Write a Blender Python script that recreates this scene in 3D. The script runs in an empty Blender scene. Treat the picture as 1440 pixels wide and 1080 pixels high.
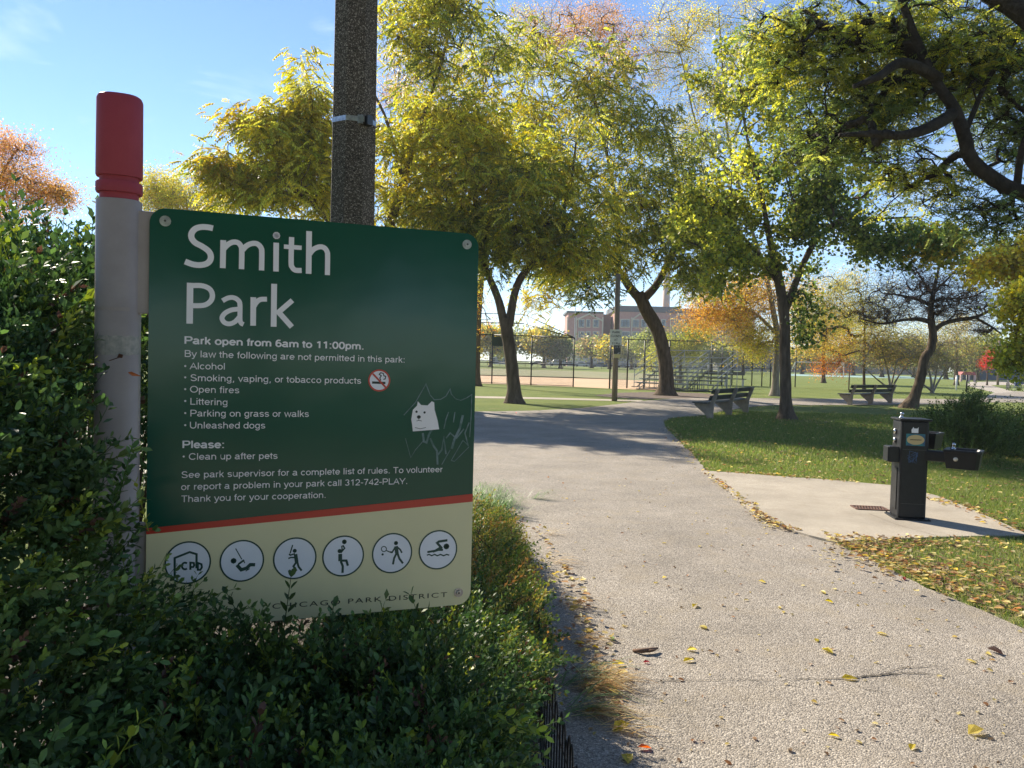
import bpy, bmesh, math, random
import numpy as np
from mathutils import Vector, Matrix
R = math.radians
random.seed(7); rng = np.random.default_rng(7)
scene = bpy.context.scene
COL = scene.collection

# ------------------------------------------------------------------ camera
CAM_H, FPX, PITCH, ROLL = 1.55, 1082.0, 1.8, 1.45
cd = bpy.data.cameras.new('camera'); cam = bpy.data.objects.new('camera', cd); COL.objects.link(cam)
cd.sensor_fit = 'HORIZONTAL'; cd.sensor_width = 36.0; cd.lens = 36.0 * FPX / 1440.0
cd.clip_start = 0.05; cd.clip_end = 6000
CM = Matrix.Rotation(R(90 - PITCH), 3, 'X') @ Matrix.Rotation(R(ROLL), 3, 'Z')
cam.matrix_world = Matrix.Translation((0, 0, CAM_H)) @ CM.to_4x4()
scene.camera = cam

# ------------------------------------------------------------------ sky and sun
SUN_EL, SUN_AZ = 34.0, 38.0          # the sun stands 38 degrees to the left of the viewing direction
w = bpy.data.worlds.new('World'); scene.world = w; w.use_nodes = True
nt = w.node_tree; nt.nodes.clear()
out = nt.nodes.new('ShaderNodeOutputWorld'); bg = nt.nodes.new('ShaderNodeBackground')
sky = nt.nodes.new('ShaderNodeTexSky'); sky.sky_type = 'NISHITA'; sky.sun_disc = False
sky.sun_elevation = R(SUN_EL); sky.sun_rotation = R(-SUN_AZ); sky.altitude = 200
sky.air_density = .85; sky.dust_density = 0.0; sky.ozone_density = 4.5
tc = nt.nodes.new('ShaderNodeTexCoord'); mp = nt.nodes.new('ShaderNodeMapping')
mp.inputs['Rotation'].default_value = (R(15), R(24), R(35)); mp.inputs['Scale'].default_value = (1.2, 7.0, 9.0)
nz = nt.nodes.new('ShaderNodeTexNoise'); nz.inputs['Scale'].default_value = 2.2; nz.inputs['Detail'].default_value = 7; nz.inputs['Roughness'].default_value = .55
nz.inputs['Distortion'].default_value = .6
rp = nt.nodes.new('ShaderNodeValToRGB'); rp.color_ramp.elements[0].position = .53; rp.color_ramp.elements[1].position = .95
rp.color_ramp.elements[1].color = (.42, .42, .42, 1)
mx = nt.nodes.new('ShaderNodeMix'); mx.data_type = 'RGBA'; mx.inputs['B'].default_value = (8.5, 8.9, 9.4, 1)
nt.links.new(tc.outputs['Generated'], mp.inputs['Vector']); nt.links.new(mp.outputs[0], nz.inputs['Vector'])
nt.links.new(nz.outputs['Fac'], rp.inputs[0]); nt.links.new(rp.outputs[0], mx.inputs['Factor'])
nt.links.new(sky.outputs[0], mx.inputs['A']); nt.links.new(mx.outputs['Result'], bg.inputs[0])
bg.inputs[1].default_value = 0.08; nt.links.new(bg.outputs[0], out.inputs[0])
ld = bpy.data.lights.new('sun', 'SUN'); lo = bpy.data.objects.new('sun', ld); COL.objects.link(lo)
ld.energy = 4.6; ld.angle = R(.53); ld.color = (1, .905, .74)
SD = Vector((-math.sin(R(SUN_AZ)) * math.cos(R(SUN_EL)), math.cos(R(SUN_AZ)) * math.cos(R(SUN_EL)), math.sin(R(SUN_EL))))
lo.rotation_euler = SD.to_track_quat('Z', 'Y').to_euler(); lo.location = SD * 60
scene.view_settings.view_transform = 'Standard'; scene.view_settings.look = 'None'
scene.view_settings.exposure = 1.34; scene.view_settings.gamma = 1.0; scene.view_settings.use_curve_mapping = False
scene.cycles.max_bounces = 8; scene.cycles.transparent_max_bounces = 8
scene.cycles.use_denoising = True

# ------------------------------------------------------------------ photo-survey helpers (pixel of the 1440x1080 photograph -> place)
def ray(px, py):
    return CM @ Vector(((px - 720) / FPX, (540 - py) / FPX, -1))
def at(px, py, Y):
    r = ray(px, py); t = Y / r.y
    return Vector((r.x * t, Y, CAM_H + r.z * t))
def gnd(px, py, z=0.0):
    r = ray(px, py); t = (z - CAM_H) / r.z
    return Vector((r.x * t, r.y * t, z))

# ------------------------------------------------------------------ tagging
def tag(o, label=None, cat=None, group=None, kind=None):
    if label: o['label'] = label
    if cat: o['category'] = cat
    if group: o['group'] = group
    if kind: o['kind'] = kind
    return o
def empty(name, loc=(0, 0, 0), rz=0.0):
    o = bpy.data.objects.new(name, None); COL.objects.link(o); o.location = loc; o.rotation_euler = (0, 0, rz)
    o.empty_display_size = .2
    return o
def copy_tree(o, parent=None):
    c = o.copy(); COL.objects.link(c); c.parent = parent
    for ch in list(o.children): copy_tree(ch, c)
    return c

# ------------------------------------------------------------------ materials
def lin(r, g, b):
    f = lambda c: (c / 255 / 12.92) if c / 255 <= .04045 else ((c / 255 + .055) / 1.055) ** 2.4
    return (f(r), f(g), f(b), 1)
_M = {}
def mat(name, c, rough=.7, c2=None, scale=8, metal=0, bump=0, bscale=60, spec=.5, coat=0, mid=.5, width=.25, detail=6, stretch=None):
    if name in _M: return _M[name]
    m = bpy.data.materials.new(name); m.use_nodes = True; n = m.node_tree; p = n.nodes['Principled BSDF']
    c = tuple(c) + ((1,) if len(c) == 3 else ())
    p.inputs['Base Color'].default_value = c; p.inputs['Roughness'].default_value = rough; p.inputs['Metallic'].default_value = metal
    p.inputs['Specular IOR Level'].default_value = spec; p.inputs['Coat Weight'].default_value = coat
    tc = n.nodes.new('ShaderNodeTexCoord'); src = tc.outputs['Object']
    if stretch:
        mp = n.nodes.new('ShaderNodeMapping'); mp.inputs['Scale'].default_value = stretch; n.links.new(src, mp.inputs[0]); src = mp.outputs[0]
    if c2:
        c2 = tuple(c2) + ((1,) if len(c2) == 3 else ())
        z = n.nodes.new('ShaderNodeTexNoise'); z.inputs['Scale'].default_value = scale; z.inputs['Detail'].default_value = detail; z.inputs['Roughness'].default_value = .6
        r = n.nodes.new('ShaderNodeValToRGB'); r.color_ramp.elements[0].position = mid - width / 2; r.color_ramp.elements[1].position = mid + width / 2
        r.color_ramp.elements[0].color = c; r.color_ramp.elements[1].color = c2
        n.links.new(src, z.inputs['Vector']); n.links.new(z.outputs['Fac'], r.inputs[0]); n.links.new(r.outputs[0], p.inputs['Base Color'])
    if bump:
        z = n.nodes.new('ShaderNodeTexNoise'); z.inputs['Scale'].default_value = bscale; z.inputs['Detail'].default_value = 5
        b = n.nodes.new('ShaderNodeBump'); b.inputs['Strength'].default_value = min(1, bump); b.inputs['Distance'].default_value = .02 * max(1, bump)
        n.links.new(src, z.inputs['Vector']); n.links.new(z.outputs['Fac'], b.inputs['Height']); n.links.new(b.outputs[0], p.inputs['Normal'])
    _M[name] = m
    return m
def leaf_mat(name='leaf', trans=.45, rough=.45, spec=.4):
    if name in _M: return _M[name]
    m = bpy.data.materials.new(name); m.use_nodes = True; n = m.node_tree; p = n.nodes['Principled BSDF']; o = n.nodes['Material Output']
    a = n.nodes.new('ShaderNodeAttribute'); a.attribute_name = 'Col'
    z = n.nodes.new('ShaderNodeTexNoise'); z.inputs['Scale'].default_value = 90; z.inputs['Detail'].default_value = 3
    g = n.nodes.new('ShaderNodeNewGeometry'); n.links.new(g.outputs['Position'], z.inputs['Vector'])
    hs = n.nodes.new('ShaderNodeHueSaturation'); r = n.nodes.new('ShaderNodeMapRange')
    r.inputs['To Min'].default_value = .7; r.inputs['To Max'].default_value = 1.3
    n.links.new(z.outputs['Fac'], r.inputs['Value']); n.links.new(r.outputs[0], hs.inputs['Value']); n.links.new(a.outputs['Color'], hs.inputs['Color'])
    n.links.new(hs.outputs[0], p.inputs['Base Color']); p.inputs['Roughness'].default_value = rough; p.inputs['Specular IOR Level'].default_value = spec
    t = n.nodes.new('ShaderNodeBsdfTranslucent'); hs2 = n.nodes.new('ShaderNodeHueSaturation'); hs2.inputs['Value'].default_value = 1.25; hs2.inputs['Saturation'].default_value = 1.1
    n.links.new(hs.outputs[0], hs2.inputs['Color']); n.links.new(hs2.outputs[0], t.inputs[0])
    x = n.nodes.new('ShaderNodeMixShader'); x.inputs[0].default_value = trans
    n.links.new(p.outputs[0], x.inputs[1]); n.links.new(t.outputs[0], x.inputs[2]); n.links.new(x.outputs[0], o.inputs[0])
    _M[name] = m
    return m
LEAF = leaf_mat('leaf', .56)
HLEAF = leaf_mat('hedge_leaf', .3, .5, .35)

# ------------------------------------------------------------------ mesh helpers
class MB:
    def __init__(s): s.v = []; s.f = []; s.sm = False
    def add(s, vs, fs):
        o = len(s.v); s.v += [tuple(v) for v in vs]; s.f += [tuple(i + o for i in f) for f in fs]; return s
    def box(s, c, d, rz=0.0, M=None):
        x, y, z = d[0] / 2, d[1] / 2, d[2] / 2; m = M or Matrix.Rotation(rz, 3, 'Z'); c = Vector(c)
        vs = [c + m @ Vector(p) for p in ((-x, -y, -z), (x, -y, -z), (x, y, -z), (-x, y, -z), (-x, -y, z), (x, -y, z), (x, y, z), (-x, y, z))]
        return s.add(vs, [(0, 3, 2, 1), (4, 5, 6, 7), (0, 1, 5, 4), (1, 2, 6, 5), (2, 3, 7, 6), (3, 0, 4, 7)])
    def tube(s, pts, rad, n=8, caps=True, wob=0.0, rnd=random):
        pts = [Vector(p) for p in pts]; k = len(pts)
        rad = [rad] * k if not hasattr(rad, '__len__') else rad
        rings = []; prev = None
        for i, p in enumerate(pts):
            t = (pts[min(i + 1, k - 1)] - pts[max(i - 1, 0)]).normalized()
            a = prev if prev is not None else (Vector((1, 0, 0)) if abs(t.x) < .8 else Vector((0, 1, 0)))
            a = (a - t * a.dot(t)).normalized(); b = t.cross(a); prev = a
            rings.append([p + (a * math.cos(2 * math.pi * j / n) + b * math.sin(2 * math.pi * j / n)) * rad[i] * (1 + (rnd.uniform(-wob, wob) if wob else 0)) for j in range(n)])
        vs = [v for r in rings for v in r]; fs = []
        for i in range(k - 1):
            for j in range(n):
                fs.append((i * n + j, i * n + (j + 1) % n, (i + 1) * n + (j + 1) % n, (i + 1) * n + j))
        if caps: fs.append(tuple(range(n - 1, -1, -1))); fs.append(tuple((k - 1) * n + j for j in range(n)))
        return s.add(vs, fs)
    def prism(s, poly, d0, d1, F):            # poly in 2D, F(u,v,d)->point, extruded from d0 to d1
        n = len(poly); vs = [F(u, v, d0) for u, v in poly] + [F(u, v, d1) for u, v in poly]
        fs = [tuple(range(n)), tuple(range(2 * n - 1, n - 1, -1))] + [(i, i + n, (i + 1) % n + n, (i + 1) % n) for i in range(n)]
        return s.add(vs, fs)
    def build(s, name, m, parent=None, smooth=False, bevel=0, loc=None):
        me = bpy.data.meshes.new(name); me.from_pydata(s.v, [], s.f)
        if m: me.materials.append(m)
        bm = bmesh.new(); bm.from_mesh(me); bmesh.ops.recalc_face_normals(bm, faces=bm.faces); bm.to_mesh(me); bm.free()
        if smooth: me.shade_smooth()
        o = bpy.data.objects.new(name, me); COL.objects.link(o)
        if parent: o.parent = parent
        if loc is not None: o.location = loc
        if bevel:
            b = o.modifiers.new('bevel', 'BEVEL'); b.width = bevel; b.segments = 2; b.limit_method = 'ANGLE'
        return o
def npmesh(name, V, F, m, parent=None, col=None, smooth=False):
    me = bpy.data.meshes.new(name); V = np.asarray(V, np.float32); F = np.asarray(F, np.int32)
    me.vertices.add(len(V)); me.vertices.foreach_set('co', V.ravel())
    k = F.shape[1]; me.loops.add(F.size); me.loops.foreach_set('vertex_index', F.ravel())
    me.polygons.add(len(F)); me.polygons.foreach_set('loop_start', np.arange(0, F.size, k, dtype=np.int32))
    me.polygons.foreach_set('loop_total', np.full(len(F), k, np.int32))
    if smooth: me.polygons.foreach_set('use_smooth', np.ones(len(F), bool))
    if col is not None:
        a = me.color_attributes.new('Col', 'FLOAT_COLOR', 'POINT')
        c = np.ones((len(V), 4), np.float32); c[:, :3] = col; a.data.foreach_set('color', c.ravel())
    me.update(calc_edges=True); me.materials.append(m)
    o = bpy.data.objects.new(name, me); COL.objects.link(o)
    if parent: o.parent = parent
    return o
def poly_sheet(name, pts, z, m, label=None, kind='structure', thick=0, parent=None, sub=True):
    bm = bmesh.new(); vs = [bm.verts.new((p[0], p[1], z)) for p in pts]; f = bm.faces.new(vs)
    bmesh.ops.triangulate(bm, faces=[f])
    if thick:
        r = bmesh.ops.extrude_face_region(bm, geom=list(bm.faces)); 
        for v in [g for g in r['geom'] if isinstance(g, bmesh.types.BMVert)]: v.co.z -= thick
    bmesh.ops.recalc_face_normals(bm, faces=bm.faces)
    if not thick:
        for f in bm.faces:
            if f.normal.z < 0: f.normal_flip()
    me = bpy.data.meshes.new(name); bm.to_mesh(me); bm.free(); me.materials.append(m)
    o = bpy.data.objects.new(name, me); COL.objects.link(o); tag(o, label, kind=kind)
    return o
def rough_edge(pts, amp, step, seed=1):
    rr = random.Random(seed); o = []
    n = len(pts)
    for i in range(n):
        a = Vector(pts[i][:2]); b = Vector(pts[(i + 1) % n][:2]); L = (b - a).length
        k = max(1, min(60, int(L / step))); nn = Vector((-(b - a).y, (b - a).x)).normalized()
        for j in range(k):
            q = a.lerp(b, j / k); q = q + nn * (rr.uniform(-amp, amp) if j else 0); o.append((q.x, q.y))
    return o
def catmull(P, sub=6):
    P = [Vector(p) for p in P]; o = []
    for i in range(len(P) - 1):
        p0, p1, p2, p3 = P[max(i - 1, 0)], P[i], P[i + 1], P[min(i + 2, len(P) - 1)]
        for j in range(sub):
            t = j / sub; o.append(.5 * ((2 * p1) + (p2 - p0) * t + (2 * p0 - 5 * p1 + 4 * p2 - p3) * t * t + (3 * p1 - p0 - 3 * p2 + p3) * t ** 3))
    o.append(P[-1]); return o
def inpoly(x, y, poly):
    ins = np.zeros(len(x), bool); n = len(poly)
    for i in range(n):
        x0, y0 = poly[i][:2]; x1, y1 = poly[(i + 1) % n][:2]
        c = ((y0 > y) != (y1 > y)) & (x < (x1 - x0) * (y - y0) / ((y1 - y0) if y1 != y0 else 1e-9) + x0); ins ^= c
    return ins
def rotmats(az, tilt, roll):
    ca, sa, ct, st, cr, sr = np.cos(az), np.sin(az), np.cos(tilt), np.sin(tilt), np.cos(roll), np.sin(roll); z = np.zeros_like(az); o = np.ones_like(az)
    Rz = np.array([[ca, -sa, z], [sa, ca, z], [z, z, o]]).transpose(2, 0, 1)
    Ry = np.array([[ct, z, st], [z, o, z], [-st, z, ct]]).transpose(2, 0, 1)
    Rx = np.array([[o, z, z], [z, cr, -sr], [z, sr, cr]]).transpose(2, 0, 1)
    return Rz @ Ry @ Rx
def scatter(T, P, M, S, C):
    """template T=(verts, quads, shade) placed at P with rotation M, size S, colour C -> verts, faces, colours"""
    tv, tf, sh = T; n = len(P); k = len(tv)
    V = np.einsum('nij,kj->nki', M, tv) * np.asarray(S).reshape(-1, 1, 1) + P[:, None, :]
    F = tf[None] + (np.arange(n) * k)[:, None, None]
    c = C[:, None, :] * sh[None, :, None]
    return V.reshape(-1, 3), F.reshape(-1, tf.shape[1]), c.reshape(-1, 3)
def join(parts):
    V, F, C = [], [], []; o = 0
    for v, f, c in parts: V.append(v); F.append(f + o); C.append(c); o += len(v)
    return np.concatenate(V), np.concatenate(F), np.concatenate(C)

# leaf templates (verts, quads, per-vertex colour factor)
def t_leaflet(base, d, side, L, W, fold=.15):
    d = d / np.linalg.norm(d); side = side - d * side.dot(d); side = side / np.linalg.norm(side); up = np.cross(d, side)
    return [base, base + d * L * .45 + side * W / 2 + up * W * fold, base + d * L, base + d * L * .5 - side * W / 2 + up * W * fold]
def t_pinnate(seed, n=7, droop=.5):
    r = np.random.default_rng(seed); v = []; q = []; s = []
    for i in range(n):
        t = .15 + .85 * i / (n - 1); b = np.array([t, 0, -droop * t * t])
        for sg in (-1, 1):
            d = np.array([.55 + r.uniform(-.2, .2), sg * .7, -.75 + r.uniform(-.25, .2)])
            L = .36 * (1 - .35 * abs(t - .5)); k = len(v)
            v += t_leaflet(b, d, np.array([1., 0, .3 + r.uniform(-.5, .5)]), L, .14); q.append([k, k + 1, k + 2, k + 3]); s += [r.uniform(.75, 1.2)] * 4
    k = len(v)
    v += [np.array([0, .008, 0]), np.array([0, -.008, 0]), np.array([1, 0, -droop]), np.array([.5, .012, -droop * .25])]; q.append([k, k + 1, k + 2, k + 3]); s += [.6] * 4
    return np.array(v), np.array(q), np.array(s)
def t_cluster(seed, n=6, size=.3, spread=.5, wide=.7, hang=.4):
    r = np.random.default_rng(seed); v = []; q = []; s = []
    for i in range(n):
        b = r.normal(0, spread / 2, 3); d = r.normal(0, 1, 3); d[2] -= hang; k = len(v)
        L = size * r.uniform(.7, 1.25); v += t_leaflet(b, d, r.normal(0, 1, 3), L, L * wide); q.append([k, k + 1, k + 2, k + 3]); s += [r.uniform(.7, 1.25)] * 4
    return np.array(v), np.array(q), np.array(s)
def t_locust(seed, n=9):
    r = np.random.default_rng(seed); v = []; q = []; s = []
    for i in range(n):
        t = (i + .5) / n; b = np.array([t, 0, -.25 * t * t])
        for sg in (-1, 1):
            k = len(v); d = np.array([.3, sg, -.3 + r.uniform(-.3, .3)])
            v += t_leaflet(b, d, np.array([1., 0, r.uniform(-.6, .6)]), .24, .11); q.append([k, k + 1, k + 2, k + 3]); s += [r.uniform(.75, 1.2)] * 4
    return np.array(v), np.array(q), np.array(s)
TPL = {'pinnate': [t_pinnate(i, 5, .35 + .2 * (i % 3)) for i in range(4)],
       'maple': [t_cluster(10 + i, 5, .42, .8, .95, .5) for i in range(4)],
       'small': [t_cluster(20 + i, 8, .22, .9, .6, .3) for i in range(4)],
       'locust': [t_locust(30 + i, 8) for i in range(4)],
       'far': [t_cluster(40 + i, 6, .45, 1.3, .9, .2) for i in range(3)]}
# leaf colours (linear albedo)
PAL = {'yellow': [(.74, .58, .07), (.80, .66, .13), (.66, .54, .07), (.56, .54, .08)],
       'lime': [(.46, .46, .07), (.52, .50, .08), (.60, .54, .10), (.34, .38, .06)],
       'green': [(.14, .19, .045), (.21, .26, .06), (.29, .32, .07), (.38, .39, .09)],
       'dark': [(.07, .11, .03), (.10, .15, .04), (.14, .19, .045), (.08, .13, .035)],
       'locust': [(.12, .18, .06), (.18, .24, .07), (.27, .30, .09), (.14, .19, .06)],
       'orange': [(.62, .30, .07), (.66, .38, .10), (.52, .26, .08), (.62, .44, .12)],
       'gold': [(.64, .44, .07), (.54, .44, .08), (.68, .48, .10), (.46, .40, .08)],
       'pink': [(.60, .30, .17), (.64, .36, .20), (.56, .32, .14), (.62, .40, .15)],
       'flame': [(.75, .23, .05), (.70, .30, .06), (.65, .18, .05), (.68, .35, .09)],
       'red': [(.62, .04, .04), (.66, .07, .05), (.52, .04, .04), (.7, .12, .07)],
       'brown': [(.28, .20, .10), (.34, .24, .12), (.24, .20, .09), (.38, .28, .14)],
       'olive': [(.22, .25, .09), (.28, .29, .10), (.18, .22, .07), (.34, .33, .12)],
       'rust': [(.16, .05, .04), (.22, .08, .05), (.12, .05, .04), (.25, .12, .05)]}
def pal_cols(names, n, r):
    """names: 'a' or 'a+b+c' mixed"""
    ps = [c for k in names.split('+') for c in PAL[k]]
    c = np.array(ps)[r.integers(0, len(ps), n)]
    return c * r.uniform(.75, 1.25, (n, 1))

BARK = mat('bark', (.055, .040, .027), .95, (.15, .11, .075), 9, bump=1.6, bscale=22, spec=.15, stretch=(1, 1, .22), width=.35)
BARKD = mat('dark_bark', (.018, .015, .012), .95, (.05, .041, .032), 9, bump=1.6, bscale=22, spec=.15, width=.35)
BARK2 = mat('pale_bark', (.16, .13, .10), .95, (.30, .26, .21), 12, bump=1.2, bscale=24, spec=.15, stretch=(1, 1, .25), width=.4)
TWIG = mat('twig_bark', (.06, .045, .035), .95, (.12, .09, .07), 5, spec=.15)

def edges_mesh(name, A, B, ra, rb, m, parent, n=4):
    """many thin tapered sticks in one mesh"""
    A = np.asarray(A); B = np.asarray(B); d = B - A; L = np.linalg.norm(d, axis=1, keepdims=True); d = d / np.maximum(L, 1e-6)
    up = np.where(np.abs(d[:, 2:3]) < .9, np.array([[0, 0, 1.]]), np.array([[1., 0, 0]])); a = np.cross(d, up); a /= np.linalg.norm(a, axis=1, keepdims=True); b = np.cross(d, a)
    V = np.zeros((len(A), 2 * n, 3)); ra = np.asarray(ra).reshape(-1, 1); rb = np.asarray(rb).reshape(-1, 1)
    for j in range(n):
        c, s = math.cos(2 * math.pi * j / n), math.sin(2 * math.pi * j / n)
        V[:, j] = A + (a * c + b * s) * ra; V[:, n + j] = B + (a * c + b * s) * rb
    f = np.array([[j, (j + 1) % n, n + (j + 1) % n, n + j] for j in range(n)])
    F = f[None] + (np.arange(len(A)) * 2 * n)[:, None, None]
    return npmesh(name, V.reshape(-1, 3), F.reshape(-1, 4), m, parent, smooth=True)

def tree(name, label, cat, Y, limbs, blobs, nclump, per, size, kind, seed, crad=.7, group=None, bark=None, tip=.008, twigs=0,
         flare=1.6, reach=None, outer=2.2, crown=True, leafless=False, trunk_n=14):
    r = np.random.default_rng(seed); rr = random.Random(seed); bark = bark or BARK
    W = []
    for L in limbs:
        W.append([(at(px, py, Y + dy), rad) for px, py, dy, rad in L])
    base = W[0][0][0].copy(); base.z = 0
    root = tag(empty(name, base), label, cat, group)
    nodes, nrad, npar = [], [], []
    for li, L in enumerate(W):
        pts = catmull([p for p, _ in L], 6); rads = [v.x for v in catmull([Vector((q, 0, 0)) for _, q in L], 6)]
        if li == 0:
            pts[0].z = -.15
            for i, p in enumerate(pts):
                if p.z < .6: rads[i] *= 1 + (flare - 1) * max(0, 1 - p.z / .6) ** 2
        mb = MB(); mb.tube([p - base for p in pts], rads, trunk_n if li == 0 else 10, wob=.05 if li == 0 else .04, rnd=rr)
        mb.build('trunk' if li == 0 else 'limb', bark, root, smooth=True)
        st = 0 if li else int(len(pts) * .6)
        for i in range(st, len(pts)): nodes.append(np.array(pts[i])); nrad.append(rads[i]); npar.append(-1)
    na = len(nodes)
    # clump centres
    wts = np.array([b[5] for b in blobs], float); wts /= wts.sum(); pick = r.choice(len(blobs), nclump, p=wts)
    cen = []; cpal = []
    for k in pick:
        px, py, rx, ry, dy, _, pal = blobs[k][:7]
        c = np.array(at(px, py, Y + dy)); sx, sz = rx * (Y + dy) / FPX, ry * (Y + dy) / FPX
        sy = blobs[k][7] if len(blobs[k]) > 7 else (sx + sz) / 2
        u = r.normal(0, 1, 3); u /= np.linalg.norm(u); u *= r.random() ** (1 / outer) * (1 + abs(r.normal(0, .16)) * (r.random() < .45))
        p = c + u * np.array([sx, sy, sz])
        if p[2] < .3: p[2] = .3 + r.random() * .4
        cen.append(p); cpal.append(pal)
    cen = np.array(cen)
    N0 = np.array(nodes); dist = np.min(np.linalg.norm(cen[:, None] - N0[None], axis=2), axis=1)
    order = np.argsort(dist); NN = np.zeros((na + nclump * 3, 3)); NN[:na] = N0; cnt = na; par = list(npar)
    EA, EB, IA, IB = [], [], [], []
    cnode = {}
    for k in order:
        c = cen[k]; d = np.linalg.norm(NN[:cnt] - c, axis=1)
        d = d + np.where(NN[:cnt, 2] > c[2] + .3, .6 * (NN[:cnt, 2] - c[2]), 0)
        j = int(np.argmin(d)); a = NN[j].copy(); L = np.linalg.norm(c - a)
        prev = j
        for t in (.35, .7, 1.0):
            p = a + (c - a) * t
            if t < 1: p = p + r.normal(0, .07 * L, 3) + np.array([0, 0, .08 * L * math.sin(math.pi * t)])
            NN[cnt] = p; par.append(prev); IA.append(prev); IB.append(cnt); prev = cnt; cnt += 1
        cnode[k] = prev
    load = np.zeros(cnt)
    for k, v in cnode.items(): load[v] += 1
    for i in range(cnt - 1, na - 1, -1):
        if par[i] >= 0: load[par[i]] += load[i]
    rad = tip * np.maximum(load, 1) ** .5
    for i in range(na): rad[i] = nrad[i]
    A = NN[IA]; B = NN[IB]; ra = np.minimum(rad[IA], rad[IB] * 1.25); rb = rad[IB]
    b0 = np.array(base)
    # fine twigs inside clumps
    nt_ = 3 if not twigs else twigs
    ci = np.repeat(np.arange(nclump), nt_); cp = cen[ci]; off = r.normal(0, 1, (len(ci), 3)) * crad * .55; off[:, 2] *= .7
    if leafless: off[:, 2] += crad * .25
    mid = cp + off * .5 + r.normal(0, .06 * crad, cp.shape); end = cp + off
    A = np.concatenate([A, cp, mid]); B = np.concatenate([B, mid, end])
    ra = np.concatenate([ra, np.full(len(cp), tip * .7), np.full(len(cp), tip * .5)]); rb = np.concatenate([rb, np.full(len(cp), tip * .5), np.full(len(cp), tip * .3)])
    if leafless:
        o2 = r.normal(0, 1, (len(mid), 3)) * crad * .3; A = np.concatenate([A, mid]); B = np.concatenate([B, mid + o2]); ra = np.concatenate([ra, np.full(len(mid), tip * .4)]); rb = np.concatenate([rb, np.full(len(mid), tip * .25)])
    tw = edges_mesh('branches', A - b0, B - b0, ra, rb, TWIG if bark is BARK else bark, root, 4); tag(tw, kind='stuff')
    if not crown: return root
    # leaves
    tot = nclump * per; T = TPL[kind]; parts = []
    wt_ = r.gamma(1.6, 1, nclump); ci = r.choice(nclump, tot, p=wt_ / wt_.sum())
    P = cen[ci] + r.normal(0, 1, (tot, 3)) * np.array([1, 1, .75]) * crad * .42
    az = np.arctan2((P - cen[ci])[:, 1], (P - cen[ci])[:, 0]) + r.normal(0, .8, tot)
    C = np.zeros((tot, 3)); pal = np.array(cpal)[ci]
    cj = r.uniform(.72, 1.28, (nclump, 1))[ci]
    for pn in set(cpal):
        mk = pal == pn; C[mk] = pal_cols(pn, int(mk.sum()), r)
    C = np.clip(C * cj, 0, .8)
    P[:, 2] = np.maximum(P[:, 2], .15)
    Mx = rotmats(az, r.normal(.15, .35, tot), r.normal(0, .5, tot)); S = size * r.uniform(.7, 1.3, tot)
    ty = r.integers(0, len(T), tot)
    for t in range(len(T)):
        k = ty == t
        if k.any(): parts.append(scatter(T[t], P[k] - b0, Mx[k], S[k], C[k]))
    V, F, C = join(parts); o = npmesh('crown', V, F, LEAF, root, C); tag(o, kind='stuff')
    return root

# =================================================================== THE GROUND
def grass_mat():
    m = bpy.data.materials.new('lawn'); m.use_nodes = True; n = m.node_tree; p = n.nodes['Principled BSDF']; p.inputs['Roughness'].default_value = .95; p.inputs['Specular IOR Level'].default_value = .1
    g = n.nodes.new('ShaderNodeNewGeometry')
    def noise(s, d=5, rgh=.6):
        z = n.nodes.new('ShaderNodeTexNoise'); z.inputs['Scale'].default_value = s; z.inputs['Detail'].default_value = d; z.inputs['Roughness'].default_value = rgh; n.links.new(g.outputs['Position'], z.inputs['Vector']); return z.outputs['Fac']
    def ramp(src, a, b, ca, cb):
        r = n.nodes.new('ShaderNodeValToRGB'); r.color_ramp.elements[0].position = a; r.color_ramp.elements[1].position = b; r.color_ramp.elements[0].color = ca; r.color_ramp.elements[1].color = cb; n.links.new(src, r.inputs[0]); return r.outputs[0]
    a = ramp(noise(.35), .35, .68, (.10, .15, .035, 1), (.20, .23, .065, 1))
    b = ramp(noise(14, 6, .75), .3, .75, (.06, .09, .025, 1), (.26, .28, .09, 1))
    x = n.nodes.new('ShaderNodeMix'); x.data_type = 'RGBA'; x.inputs['Factor'].default_value = .5; n.links.new(a, x.inputs['A']); n.links.new(b, x.inputs['B'])
    dry = ramp(noise(1.3, 6, .7), .56, .72, (0, 0, 0, 1), (.6, .6, .6, 1))
    y = n.nodes.new('ShaderNodeMix'); y.data_type = 'RGBA'; n.links.new(dry, y.inputs['Factor']); n.links.new(x.outputs['Result'], y.inputs['A']); y.inputs['B'].default_value = (.24, .21, .09, 1)
    n.links.new(y.outputs['Result'], p.inputs['Base Color'])
    bp = n.nodes.new('ShaderNodeBump'); bp.inputs['Strength'].default_value = .8; bp.inputs['Distance'].default_value = .05; n.links.new(noise(30, 6, .8), bp.inputs['Height']); n.links.new(bp.outputs[0], p.inputs['Normal'])
    return m
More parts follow.
